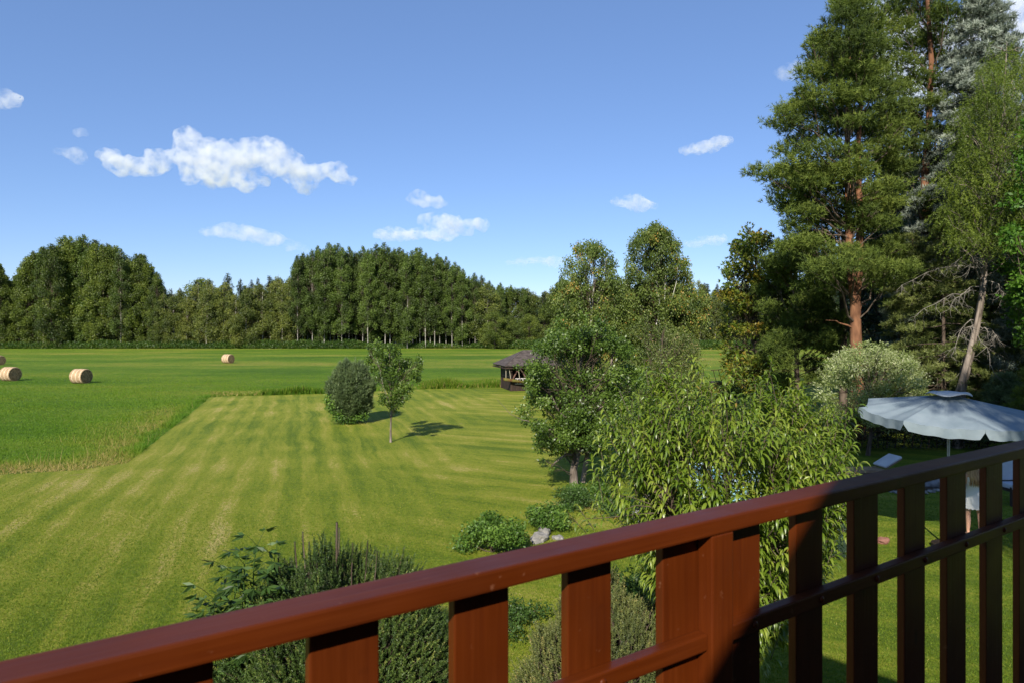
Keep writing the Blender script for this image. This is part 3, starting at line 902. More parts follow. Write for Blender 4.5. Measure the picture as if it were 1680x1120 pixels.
# thin old spruce with sparse yellowish branches under the larch
Ys = 28.5
spruce('old_spruce', ((1548 - CX) * Ys / F, Ys, 0), 9.6, 2.1, 90, M['spruce_old'], 'sparse yellowish old spruce below the larch', 'spruce', 12, size=.13, npr=34, pr=.30, z0=1.2, hole=.2, dead=22, r0=.11, bark='bark_brown')
spruce('old_spruce', ((1497 - CX) * 30.5 / F, 30.5, 0), 8.8, 2.0, 70, M['spruce_old'], 'thin old spruce between the orange pine trunks', 'spruce', 15, size=.13, npr=34, pr=.32, z0=1.0, hole=.2, dead=14, r0=.12)
spruce('old_spruce', ((1628 - CX) * 30 / F, 30, 0), 8.6, 2.3, 100, M['spruce_old'], 'sparse old spruce right behind the leaning larch trunk', 'spruce', 16, size=.13, npr=40, pr=.32, z0=1.4, hole=.15, r0=.11)
# young soft pines at the right edge
spruce('young_pine', ((1650 - CX) * 26 / F, 26, 0), 2.9, 1.15, 42, M['roundpine'], 'small blue-green young pine at the right edge behind the parasol', 'pine', 18, size=.13, npr=34, pr=.28, z0=.4, r0=.06)
spruce('young_pine', ((1702 - CX) * 24 / F, 24, 0), 3.3, 1.2, 42, M['larch'], 'small yellow-green young conifer cut by the right edge', 'pine', 19, size=.11, npr=34, pr=.28, z0=.4, r0=.06)

# garden conifers standing in the dark behind
rb = random.Random(21)
for i, (px, Y, h, var) in enumerate([(1440, 47, 17, 0), (1470, 43, 19, 1), (1500, 50, 21, 2), (1535, 44, 17, 0), (1568, 48, 20, 1), (1600, 43, 17, 2), (1632, 50, 19, 0), (1662, 44, 16, 1), (1695, 48, 18, 2), (1730, 42, 18, 0),
                                     (1455, 60, 19, 1), (1490, 62, 18, 2), (1525, 60, 19, 0), (1560, 64, 18, 1), (1595, 60, 19, 2), (1640, 62, 18, 0), (1690, 62, 19, 1), (1740, 60, 20, 2),
                                     (1580, 39, 9, 1), (1640, 38, 8, 2), (1475, 38.5, 9, 0), (1530, 38, 7.5, 1), (1690, 37, 8, 0)]):
    forest_tree('spruce' if i % 3 else 'pine', var, (px - CX) * Y / F, Y, h, rb.uniform(0, 6), 'dark %s in the grove behind the garden pines' % ('spruce' if i % 3 else 'pine'), 'dark %s in the grove behind the garden pines' % ('spruces' if i % 3 else 'pines'), 1.15)

# soft dark pine left of the twin pine
Yd = 33.
od = Vector(((1305 - CX) * Yd / F, Yd, 0))
L = []
rb = random.Random(31)
for i in range(62):
    py = rb.uniform(405, 625)
    w = np.interp(py, [400, 440, 520, 600, 630], [12, 50, 72, 66, 40])
    L.append((1310 + rb.uniform(-w, w), py, rb.uniform(16, 28), rb.uniform(10, 16)))
build_tree('soft_pine', od, [(0, 0, 0), (.1, 0, 2), (0, .1, 5), (.1, 0, 8.2)], .18, px_pads(L, Yd, od, 2.0, 6), 'needle', .18, 300, M['pine'], M['bark_brown'], flatcol(.36, .12),
           'dark bushy pine beside the browning chestnut', 'pine', seed=8, base_frac=(.6, .95))

# second dark bare trunk behind the twin pine
def bare_trunk():
    Y = 34.
    o = Vector(((1383 - CX) * Y / F, Y, 0))
    s = Soup(); rng = np.random.default_rng(4)
    T = [np.array(at(px, py, Y) - o) for px, py in ((1384, 693), (1383, 600), (1384, 540), (1382, 470), (1384, 380))]
    s.tube(T, [.2, .19, .17, .15, .1], 8)
    s.tube(curve_pts(at(1384, 534, Y) - o, at(1354, 525, Y - .5) - o, 5, .1, .03, rng), np.linspace(.07, .03, 5), 6)
    s.tube(curve_pts(at(1384, 500, Y) - o, at(1374, 470, Y - .5) - o, 5, .1, .03, rng), np.linspace(.07, .03, 5), 6)
    root = empty('dead_tree', o); tag(root, 'bare dark trunk with one broken side branch behind the willow bush', 'tree')
    link('trunk', s.mesh('trunk', M['bark_brown'], True), root)
bare_trunk()

# horse chestnut, green above and browning below
Yc = 36.
oc = Vector(((1238 - CX) * Yc / F, Yc, 0))
L = [(1226, 372, 9, 6), (1244, 392, 12, 7), (1212, 398, 14, 8)]
rb = random.Random(5)
for i in range(150):
    py = 385 + 255 * (rb.random())
    w = np.interp(py, [380, 420, 480, 560, 640], [20, 44, 62, 66, 40])
    L.append((1243 + rb.uniform(-w, w), py, rb.uniform(11, 19), rb.uniform(7, 12)))
def chest_col(c, rng):
    z = c[2] + 0
    return np.interp(z, [2, 4.5, 6.5, 8.5, 10.5], [.62, .60, .52, .40, .34]) + .13 * rng.normal()
build_tree('chestnut_tree', oc, [(0, 0, 0), (.1, 0, 2), (0, .1, 5), (.1, 0, 9.8)], .17, px_pads(L, Yc, oc, 1.9, 6), 'palm', .19, 130, M['chestnut'], M['bark_brown'], chest_col,
           'chestnut tree with green top and browning lower leaves', 'chestnut', seed=9, base_frac=(.6, .95))

# garden birches
def birch(px0, Y, spec, label, seed, n_extra=0):
    o = Vector(((px0 - CX) * Y / F, Y, 0))
    rb = random.Random(seed)
    L = []
    for (n, cx0, cx1, y0, y1, xs, ws, r0, r1) in spec:
        for i in range(n):
            py = y0 + (y1 - y0) * rb.random()
            w = np.interp(py, xs, ws)
            cx = np.interp(py, [y0, y1], [cx0, cx1])
            L.append((cx + rb.uniform(-w, w), py, rb.uniform(r0, r1), rb.uniform(r0, r1) * 1.1))
    Ht = H + (HY - spec[0][3]) * Y / F
    def extra(ts, rng):
        for k in range(3):
            e = np.array([rng.uniform(-1, 1), rng.uniform(-.7, .7), Ht * rng.uniform(.75, .95)])
            ts.tube(curve_pts((0, 0, Ht * .25), e, 7, 0, .12, rng), np.linspace(.05, .01, 7), 6)
    return build_tree('birch_tree', o, [(0, 0, 0), (.1, 0, Ht * .25), (-.1, .1, Ht * .5), (.1, 0, Ht * .75), (0, 0, Ht * .98)], .10, px_pads(L, Y, o, 1.8, seed), 'hang', .15, 420,
                      M['birch'], M['bark_birch'], flatcol(.5, .15), label, 'birch', seed=seed, extra=extra, base_frac=(.6, .95), tr=.008, twigs=1, r1=.01)
birch(972, 44., [(150, 962, 975, 402, 560, [400, 420, 460, 520, 600], [16, 34, 50, 64, 62], 7, 13), (110, 975, 965, 500, 665, [490, 600, 665], [74, 70, 55], 12, 20)], 'left garden birch with ragged airy top', 41)
birch(1083, 46., [(160, 1073, 1085, 374, 530, [370, 395, 440, 500, 560], [8, 32, 50, 62, 64], 8, 14), (110, 1080, 1090, 490, 650, [480, 580, 650], [74, 66, 52], 12, 20)], 'right garden birch with tall rounded crown', 43)

# olive shrub in front of the birches
Yo = 36.
oo = Vector(((1085 - CX) * Yo / F, Yo, 0))
L = []
rb = random.Random(15)
for i in range(70):
    py = rb.uniform(535, 690)
    w = np.interp(py, [530, 570, 650, 700], [25, 60, 66, 60])
    L.append((1080 + rb.uniform(-w, w), py, rb.uniform(12, 20), rb.uniform(12, 18)))
build_tree('willow_shrub', oo, [(0, 0, 0), (.1, 0, 1.5), (0, .1, 3), (.1, 0, 4.6)], .08, px_pads(L, Yo, oo, 1.6, 6), 'narrow', .15, 330, M['shrubwillow'], M['bark_brown'], flatcol(.5, .2),
           'tall olive green shrub standing before the two birches', 'shrub', seed=9, base_frac=(.3, .8))

# mid-distance fruit tree with two stems
def fruit_tree():
    Y = 19.7
    o = Vector(((943 - CX) * Y / F, Y, 0))
    rb = random.Random(6)
    L = []
    for i in range(120):
        py = 545 + 185 * rb.random()
        xl = np.interp(py, [540, 570, 620, 680, 735], [925, 885, 862, 860, 890]); xr = np.interp(py, [540, 570, 620, 680, 735], [985, 1030, 1050, 1040, 1000])
        L.append((rb.uniform(xl, xr), py, rb.uniform(12, 20), rb.uniform(11, 17)))
    for i in range(45):
        L.append((rb.uniform(890, 1015), rb.uniform(640, 735), rb.uniform(12, 18), rb.uniform(11, 16)))
    # straggling shoots
    L += [(862, 690, 9, 9), (848, 600, 7, 6), (885, 735, 10, 8), (872, 640, 10, 10), (920, 530, 10, 12), (955, 520, 9, 12), (985, 530, 9, 12), (905, 548, 10, 9), (1000, 545, 12, 10), (935, 745, 14, 8), (890, 755, 6, 5), (905, 770, 6, 5)]
    T = [np.array(at(px, py, Y) - o) for px, py in ((942, 804), (941, 770), (948, 740), (944, 715), (950, 680), (955, 640), (952, 600), (958, 560))]
    T2 = [np.array(at(px, py, Y + .8) - o) for px, py in ((956, 790), (962, 752), (970, 715), (985, 670), (1000, 620), (1005, 580))]
    def extra(ts, rng):
        ts.tube(T2, np.linspace(.085, .03, len(T2)), 7)
        for a, b in (((946, 730), (880, 700)), ((948, 720), (905, 650)), ((950, 700), (900, 600)), ((942, 745), (905, 765)), ((985, 670), (1035, 640))):
            ts.tube(curve_pts(at(*a, Y) - o, at(*b, Y - .4) - o, 6, .1, .04, rng), np.linspace(.05, .012, 6), 5)
        ts.tube(curve_pts(at(868, 690, Y - .3) - o, at(815, 655, Y - .9) - o, 6, -.15, .03, rng), np.linspace(.012, .004, 6), 4)
    build_tree('fruit_tree', o, T, .12, px_pads(L, Y, o, 1.35, 2), 'leaf', .08, 2000, M['fruit'], M['bark_grey'], flatcol(.5, .13),
               'bushy dark green fruit tree on two stems at the lawn edge', 'tree', seed=4, extra=extra, base_frac=(.45, .9), tr=.006, r1=.02, twigs=1)
fruit_tree()

# small young tree standing alone on the lawn
def young_tree():
    Y = 28.2
    o = Vector(((641 - CX) * Y / F, Y, 0))
    L = [(612, 575, 9, 10), (606, 590, 7, 9), (622, 580, 10, 11), (650, 578, 9, 9), (638, 590, 12, 11), (628, 600, 11, 12), (655, 596, 12, 12), (620, 565, 7, 8), (640, 570, 6, 8), (670, 595, 10, 10), (684, 598, 8, 9), (688, 590, 5, 9),
         (676, 612, 11, 11), (640, 612, 14, 13), (660, 618, 13, 13), (625, 618, 9, 10), (684, 618, 7, 9), (640, 632, 14, 12), (660, 636, 13, 12), (650, 648, 13, 10), (630, 650, 8, 8), (626, 658, 6, 5), (642, 662, 9, 8), (655, 658, 9, 9), (668, 640, 9, 9), (646, 672, 7, 6), (690, 604, 4, 6), (604, 568, 5, 5), (613, 605, 6, 8), (668, 650, 6, 6)]
    T = [np.array(at(px, py, Y) - o) for px, py in ((641, 726), (641, 700), (642, 670), (641, 640), (639, 600))]
    def extra(ts, rng):
        for a, b in (((642, 672), (612, 570)), ((642, 668), (688, 600)), ((641, 655), (655, 590)), ((642, 675), (672, 640))):
            ts.tube(curve_pts(at(*a, Y) - o, at(*b, Y) - o, 6, 0, .04, rng), np.linspace(.022, .006, 6), 5)
    build_tree('young_tree', o, T, .045, px_pads(L, Y, o, .95, 2), 'leaf', .09, 2400, M['fruit'], M['bark_grey'], flatcol(.5, .12),
               'slim young tree with airy crown standing alone on the lawn', 'tree', seed=4, extra=extra, base_frac=(.5, .9), tr=.006, r1=.015)
young_tree()

# round pine bush beside it
def round_pine():
    base = Vector(((576 - CX) * 34.3 / F, 34.3, 0))
    rng = np.random.default_rng(12)
    ls = Soup()
    n = 6500
    d = rand_dirs(rng, n); d = unit(d)
    rr = .5 + .5 * rng.random(n) ** .5 + .05 * rng.normal(size=n)
    lump = 1 + .10 * np.sin(d[:, 0] * 7 + 1) * np.sin(d[:, 2] * 6) + .09 * np.sin(d[:, 0] * 11 + d[:, 1] * 4) * np.cos(d[:, 2] * 9 + d[:, 1] * 5)
    P = np.array([0, 0, 1.42]) + d * np.array([1.06, 1.05, 1.5]) * (rr * lump)[:, None] * (1 - .16 * np.maximum(d[:, 2], 0) ** 2 * 0)[:, None]
    P[:, 2] = np.maximum(P[:, 2], .08)
    k = 14
    T = unit(d * .6 + np.array([0, 0, .9]))
    PP = np.repeat(P, k, 0); TT = np.repeat(T, k, 0)
    v = np.repeat(np.clip(.5 + .16 * rng.normal(size=n) + .1 * np.sin(d[:, 0] * 9) , 0, 1), k)
    ls.blades(PP + TT * rng.random(n * k)[:, None] * .16, unit(TT + rand_dirs(rng, n * k) * .75), .15, .02, v, rng)
    root = empty('round_pine', base); tag(root, 'round blue-green pine bush on the lawn beside the young tree', 'pine')
    ts = Soup(); ts.tube([(0, 0, 0), (0, 0, 1), (0, 0, 2.4)], [.1, .07, .03], 7)
    link('trunk', ts.mesh('trunk', M['bark_brown'], True), root)
    link('crown', ls.mesh('crown', M['roundpine']), root)
    # weeds and a leafy sapling growing at its foot
    ws = Soup()
    pads = [((-1.0, -.55, 1.25), (.2, .2, .22), .5), ((-.6, -.8, 1.05), (.25, .2, .22), .6), ((-.75, -.5, .75), (.35, .3, .28), 1), ((-.45, -.7, .45), (.4, .3, .3), 1), ((-.95, -.3, 1.0), (.28, .3, .2), .8), ((.25, -.75, .3), (.45, .3, .22), .8), ((-.1, -.8, .2), (.5, .25, .2), .8), ((.7, -.4, .35), (.3, .3, .25), .6)]
    fill_pads(ws, rng, pads, 'leaf', .11, 240, flatcol(.6, .2))
    o = link('leafy_sapling', ws.mesh('leafy_sapling', M['bush']), None)
    o.location = base; tag(o, 'yellow-green leafy sapling growing into the foot of the round pine', 'plant')
round_pine()

# variegated standard willow
def hakuro():
    Y = 25.2
    o = Vector(((1428 - CX) * Y / F, Y, 0))
    rb = random.Random(66)
    L = []
    for i in range(90):
        py = 575 + 125 * rb.random()
        w = np.interp(py, [560, 590, 640, 700], [28, 62, 86, 74])
        L.append((1430 + rb.uniform(-w, w), py, rb.uniform(9, 17), rb.uniform(8, 13)))
    L += [(1420, 568, 18, 8), (1445, 570, 16, 8), (1398, 580, 14, 8)]
    root = build_tree('variegated_willow', o, [(-.1, 0, 0), (.02, 0, .8), (-.02, .05, 1.5), (.05, 0, 2.4)], .07, px_pads(L, Y, o, 1.6, 3), 'narrow', .115, 1500, M['hakuro'], M['bark_brown'], flatcol(.5, .13),
                      'cream and green variegated willow on a short trunk', 'willow', seed=12, base_frac=(.5, .8), tr=.008)
    # upright young shoots around the crown
    rng = np.random.default_rng(3)
    s = Soup()
    for i in range(420):
        a = rng.uniform(0, 6.28); e = rng.uniform(-.1, 1.4)
        d = np.array([math.cos(a) * math.cos(e), math.sin(a) * math.cos(e), math.sin(e)])
        p0 = np.array([0, 0, 2.45]) + d * np.array([1.75, 1.5, 1.15]) * .92
        dd = unit(d * .7 + np.array([0, 0, .55]) + rng.normal(size=3) * .2)
        m = 22; t = rng.random(m)
        P = p0 + dd * (t * .5)[:, None]
        s.diamonds(P, unit(dd + rand_dirs(rng, m) * .9), .07, .02, np.clip(.62 + .2 * rng.normal(size=m), 0, 1), rng)
    link('young_shoots', s.mesh('young_shoots', M['hakuro']), root)
hakuro()

# peach tree in the foreground: long drooping leaves
def peach():
    o = Vector((2.36, 7.5, 0))
    rng = np.random.default_rng(17)
    ls = Soup(); ts = Soup()
    T = [np.array(p) for p in ((.0, .0, 0), (.05, 0, .6), (0, .05, 1.1))]
    ts.tube(T, [.09, .075, .07], 9)
    tips = []
    # crown outline in (x, z): width of the crown by height above the ground
    def half(z): return float(np.interp(z, [1.15, 1.6, 2.2, 2.8, 3.3, 3.65, 3.9], [.45, .8, 1.08, 1.28, 1.3, 1.12, .75]))
    n = 1700
    for i in range(n):
        z = 1.2 + 2.65 * rng.random() ** .85
        hw = half(z)
        a = rng.uniform(0, 6.283)
        q = math.sqrt(rng.uniform(.12, 1))
        x, y = math.cos(a) * q * hw, math.sin(a) * q * hw * .92
        if rng.random() < .15: x *= 1.12
        z2 = z + .16 * math.sin(a * 3 + z * 2) + .14 * math.sin(x * 5 + 1) * math.cos(y * 4)
        tips.append((x, y, z2))
    for (px, py, yy) in ((985, 735, 7.3), (975, 770, 7.2), (945, 855, 7.0), (962, 850, 6.9), (985, 840, 7.0), (1375, 700, 7.6), (1372, 740, 7.7), (1360, 760, 7.6), (1000, 690, 7.4), (985, 800, 7.1), (1262, 615, 7.4), (1240, 640, 7.3),
                         (1310, 650, 7.5), (1345, 680, 7.6), (1290, 930, 6.8), (1270, 960, 6.8), (1320, 890, 6.9), (1240, 900, 6.7), (1060, 610, 7.4), (1140, 600, 7.5), (1205, 605, 7.6), (1020, 650, 7.3), (1390, 715, 7.8)):
        p = at(px, py, yy) - o; tips.append((p.x, p.y, p.z))
    mains = []
    for k in range(9):
        a = k * .7 + .2
        e = np.array([math.cos(a) * .85, math.sin(a) * .8, 2.4 + .5 * rng.random()])
        p = curve_pts(T[-1], e, 7, 0, .05, rng)
        ts.tube(p, np.linspace(.034, .010, 7), 6); mains.append(p)
    allm = np.concatenate(mains)
    for tp in tips:
        tp = np.array(tp)
        if rng.random() < .25:
            c = allm[np.argmin(np.linalg.norm(allm - tp - [0, 0, -.3], axis=1))]
            ts.tube(curve_pts(c, tp, 5, .03, .02, rng), np.linspace(.007, .003, 5), 4)
        out = tp - np.array([0, 0, 2.3]); out = out / (np.linalg.norm(out) + 1e-6)
        shoot = unit(out * .6 + np.array([0, 0, .75]) + rng.normal(size=3) * .3)
        SL = rng.uniform(.16, .36)
        base = tp - shoot * SL * .5
        top_ = tp + shoot * SL * .5
        ts.tube([base, tp, top_], [.004, .0035, .002], 4)
        m = int(rng.integers(14, 22))
        t = np.linspace(0, 1, m)
        P0 = base + shoot * (SL * t)[:, None]
        az = np.arange(m) * 2.4 + rng.uniform(0, 6)
        A = unit(np.cross(shoot, [.3, .2, .9])); B = np.cross(shoot, A)
        hor = A * np.cos(az)[:, None] + B * np.sin(az)[:, None]
        D = unit(hor * (.95 - .35 * t)[:, None] + shoot * (.6 + .6 * t)[:, None] + rng.normal(size=(m, 3)) * .12)
        L = .165 * (.72 + .4 * rng.random(m)) * (1 - .25 * t)
        W = L * rng.uniform(.17, .215)
        cv = .48 + .15 * rng.normal()
        v = np.clip(cv + .13 * rng.normal(size=m) + .12 * t, 0, .93)
        v = np.where(rng.random(m) < .006, 1.0, v)
        # curved strip of four joints, bending downwards, folded along the midrib
        seg = 5
        pts = [P0]; d = D.copy(); bend = rng.uniform(.55, 1.05, m)[:, None]
        for k in range(seg - 1):
            d = unit(d + np.array([0, 0, -1]) * bend * (.35 + .25 * k))
            pts.append(pts[-1] + d * (L / (seg - 1))[:, None])
        C = np.stack(pts, 1)                       # m,seg,3
        side = unit(np.cross(D, np.array([0, 0, 1.0]) + rng.normal(size=(m, 3)) * .25))
        wprof = np.array([.12, .85, 1., .62, .03])
        S = side[:, None, :] * (W[:, None] * wprof[None, :] * .5)[:, :, None]
        nor = unit(np.cross(side, D))
        lift = np.where(nor[:, 2:3] < 0, -nor, nor)[:, None, :] * (W[:, None] * wprof[None, :] * .16)[:, :, None]
        V = np.stack([C - S + lift, C, C + S + lift], 2).reshape(-1, 3)   # m,seg,3verts
        b = (np.arange(m) * seg * 3)[:, None, None] + (np.arange(seg - 1) * 3)[None, :, None] + np.array([0, 1])[None, None, :]
        Fq = np.stack([b, b + 1, b + 4, b + 3], -1).reshape(-1, 4)
        ls.add(V, np.repeat(v, seg * 3), F4=Fq)
    root = empty('peach_tree', o); tag(root, 'peach tree with long drooping bright green leaves below the balcony rail', 'peach tree')
    link('trunk', ts.mesh('trunk', M['bark_brown'], True), root)
    link('crown', ls.mesh('crown', M['peach'], True), root)
peach()

# ---- needle bushes near the balcony
def shoot_bush(name, o, rad, hgt, n, lm, label, cat, seed, SL=.12, up=.6, k=26, nl=.016, leaders=(), lump=.12, zc=.0):
    rng = np.random.default_rng(seed)
    s = Soup(); ws = Soup()
    d = rand_dirs(rng, n); d[:, 2] = np.abs(d[:, 2]); d = unit(d)
    lm_ = 1 + lump * np.sin(d[:, 0] * 6 + seed) * np.cos(d[:, 1] * 5 + 1) + lump * .7 * np.sin(d[:, 0] * 13 + d[:, 2] * 9)
    q = (.62 + .38 * rng.random(n) ** .35) * lm_
    P = d * np.array([rad, rad, hgt - zc]) * q[:, None] + np.array([0, 0, zc])
    low = rng.random(n) < .35
    P[low, 2] *= rng.random(low.sum())
    keep = P[:, 2] > .03; P, d = P[keep], d[keep]; n = len(P)
    T = unit(d * (1 - up) + np.array([0, 0, up]) + rng.normal(size=(n, 3)) * .22)
    L = SL * (.6 + .8 * rng.random(n))
    cv = np.clip(.48 + .16 * rng.normal(size=n) + .12 * np.sin(P[:, 0] * 4 + P[:, 1] * 3), 0, 1)
    PP = np.repeat(P, k, 0); TT = np.repeat(T, k, 0); LL = np.repeat(L, k)
    t = rng.random(n * k)
    s.blades(PP + TT * (t * LL)[:, None], unit(TT * .8 + rand_dirs(rng, n * k)), nl * (1.15 - .3 * t), nl * .30, np.clip(np.repeat(cv, k) + .25 * t - .12 + .1 * rng.normal(size=n * k), 0, 1), rng)
    for i in range(0, n, 8):
        ws.tube([P[i] - T[i] * .1, P[i] + T[i] * L[i] * .95], [.0045, .0018], 3)
    for i in range(0, n, 9):
        ws.tube(curve_pts((0, 0, .15), P[i], 4, 0, .02, rng), [.018, .012, .008, .004], 4)
    for (x, y, z0, z1, rr) in leaders:
        ws.tube(curve_pts((x * .9, y * .9, z0 - .3), (x, y, z1), 6, 0, .002, rng), np.linspace(rr * 1.7, rr * 1.0, 6), 6)
        m = int((z1 - z0) * 1500)
        tt = rng.random(m)
        Pn = np.array([x, y, z0]) + np.stack([np.zeros(m), np.zeros(m), tt * (z1 - z0)], 1)
        s.blades(Pn, unit(rand_dirs(rng, m) * [1, 1, .3] + [0, 0, .7]), .022, .004, np.clip(.3 + .2 * rng.normal(size=m), 0, 1), rng)
    root = empty(name, o); tag(root, label, cat)
    link('stems', ws.mesh('stems', M['bark_brown'], True), root)
    link('foliage', s.mesh('foliage', lm), root)
    return root

shoot_bush('spruce_bush', (-1.95, 7.7, 0), 1.38, 1.93, 18000, M['spruce_near'], 'large dark spruce bush with bare upright leaders below the rail', 'bush', 3, SL=.17, up=.38, k=64, nl=.026,
           leaders=((.0, -.1, 2.15, 2.47, .012), (-.38, -.1, 2.05, 2.36, .006), (-.28, -.2, 2.05, 2.28, .006), (-.5, 0, 1.95, 2.22, .006), (-.12, -.15, 2.1, 2.3, .005), (.2, -.2, 2.05, 2.27, .005), (-.05, .2, 2.1, 2.32, .005), (.45, -.1, 1.9, 2.15, .005), (-.65, -.1, 1.8, 2.08, .005), (.3, .1, 2.0, 2.2, .004), (.7, -.1, 1.7, 1.95, .004)))
shoot_bush('spruce_bush', (1.25, 8.1, 0), 1.15, 1.42, 9000, M['spruce_light'], 'low light green spruce bush seen between the lit slats', 'bush', 5, SL=.15, up=.7, k=54, nl=.025)
shoot_bush('juniper_bush', (6.72, 14.1, 0), .44, .92, 2200, M['juniper'], 'small blue-green juniper ball beside red stones', 'juniper', 7, SL=.2, up=.8, k=26, nl=.035)

# leafy plant with divided leaves left of the spruce bush
def leafy_plant():
    o = Vector((-2.95, 7.3, 0)); rng = np.random.default_rng(23)
    s = Soup(); ws = Soup()
    stems = [((.22, .0, 2.30), .012), ((.10, -.05, 2.12), .01), ((.38, .1, 2.12), .01), ((-.05, .05, 1.98), .009), ((.30, -.1, 1.9), .009), ((-.22, -.05, 1.76), .009), ((.5, .0, 1.9), .009), ((-.32, .08, 1.62), .008), ((.15, .2, 1.8), .008), ((-.1, -.15, 1.6), .008), ((.55, -.1, 1.65), .008), ((.05, .1, 1.45), .008)]
    for (e, r) in stems:
        p = curve_pts((e[0] * .3, e[1] * .3, 0), e, 10, 0, .012, rng)
        ws.tube(p, np.linspace(r, r * .5, 10), 6)
        for j in range(34):
            u = .35 + .65 * j / 33
            b = np.array([np.interp(u, np.linspace(0, 1, 10), p[:, i]) for i in range(3)])
            a = j * 2.4 + rng.uniform(-.4, .4)
            d = np.array([math.cos(a), math.sin(a), rng.uniform(.15, .6) + .5 * (u > .95)])
            PL = rng.uniform(.12, .2)
            q = curve_pts(b, b + d * PL, 4, .015, 0)
            ws.tube(q, [.0035, .003, .0025, .002], 4)
            m = 7
            fan = np.linspace(-1.15, 1.15, m)
            dd = unit(d * [1, 1, .3]); sd = np.array([-dd[1], dd[0], 0])
            D = unit(dd * np.cos(fan)[:, None] + sd * np.sin(fan)[:, None] + np.array([0, 0, -.35]) + rng.normal(size=(m, 3)) * .22)
            s.diamonds(np.repeat(q[-1][None], m, 0) - D * .0, D, .155 * (1 - .2 * np.abs(fan)), .038, np.clip(.5 + .25 * rng.normal(size=m), 0, 1), rng, .45, .06)
    root = empty('leafy_plant', o); tag(root, 'dark glossy leafy plant with fingered leaves left of the spruce bush', 'plant')
    link('stems', ws.mesh('stems', M['dkbush'], True), root)
    link('leaves', s.mesh('leaves', M['dkbush']), root)
leafy_plant()

# broad-leaved low bushes
def low_bush(o, r, h, n, size, lm, label, seed, cat='bush', style='leaf', name='leafy_bush'):
    rng = np.random.default_rng(seed)
    pads = []
    for i in range(16):
        a = rng.uniform(0, 6.28); q = math.sqrt(rng.random()) * .8
        pads.append(((math.cos(a) * q * r, math.sin(a) * q * r, h * rng.uniform(.25, .85) * (1 - .35 * q)), (r * .36, r * .36, h * .24), 1))
    s = Soup(); fill_pads(s, rng, pads, style, size, n / 16, flatcol(.5, .14))
    s2 = Soup()
    for (c, rr, w) in pads: s2.tube(curve_pts((0, 0, 0), c, 5, 0, .02, rng), np.linspace(.012, .004, 5), 4)
    root = empty(name, o); tag(root, label, cat)
    link('stems', s2.mesh('stems', M['bark_brown'], True), root)
    link('foliage', s.mesh('foliage', lm), root)
    return root
low_bush(gnd(808, 905), .72, .80, 5200, .065, M['bush'], 'bright green leafy bush just above the rail beside the rocks', 1)
low_bush(gnd(905, 868), .55, .72, 3400, .06, M['bush'], 'small leafy bush behind the pale rocks', 2)
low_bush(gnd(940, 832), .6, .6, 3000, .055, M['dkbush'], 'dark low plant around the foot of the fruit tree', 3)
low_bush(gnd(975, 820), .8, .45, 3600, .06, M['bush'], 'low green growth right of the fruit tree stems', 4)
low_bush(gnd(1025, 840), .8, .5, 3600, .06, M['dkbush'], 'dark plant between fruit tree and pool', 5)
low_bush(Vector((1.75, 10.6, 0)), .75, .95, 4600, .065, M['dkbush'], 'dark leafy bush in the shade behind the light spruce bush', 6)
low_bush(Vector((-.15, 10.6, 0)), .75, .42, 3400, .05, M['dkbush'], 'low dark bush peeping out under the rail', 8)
low_bush(gnd(1345, 770), .7, .5, 2500, .08, M['bush'], 'leafy plant on the lawn right of the peach tree', 9)
low_bush((13.2, 43, 0), 2.2, 1.6, 5000, .12, M['chestnut'], 'browning low shrub under the chestnut tree', 10)
low_bush((10.8, 50, 0), 2.4, 1.8, 4000, .14, M['mixed'], 'dark green shrub on the meadow right of the birches', 11)

# clipped hedge behind the parasol, shade partly put into its leaf colour
def hedge():
    rng = np.random.default_rng(9)
    s = Soup(); n = 52000
    x = rng.uniform(11.6, 23, n); y = 26.9 + rng.uniform(-.75, .75, n) + .1 * np.sin(x * 3)
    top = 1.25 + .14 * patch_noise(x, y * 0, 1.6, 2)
    z = top * rng.random(n) ** .6
    edge = (np.abs(y - 26.9) > .45) | (z > top - .25)
    x, y, z = x[edge], y[edge], z[edge]
    P = np.stack([x, y, z], 1); n = len(x)
    D = unit(rand_dirs(rng, n) + [0, -.5, .3])
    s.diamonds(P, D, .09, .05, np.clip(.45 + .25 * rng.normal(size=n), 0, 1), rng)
    root = empty('hedge', (0, 0, 0)); tag(root, 'clipped hedge behind the parasol, deep shade partly in its leaf colour', 'hedge')
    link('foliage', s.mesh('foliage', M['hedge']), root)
    ts = Soup()
    for i in range(34):
        xx = 11.8 + i * .33; ts.tube(curve_pts((xx, 26.9, 0), (xx + .1, 26.9, 1.3), 4, 0, .03, rng), [.03, .025, .02, .01], 5)
    link('stems', ts.mesh('stems', M['bark_brown'], True), root)
hedge()

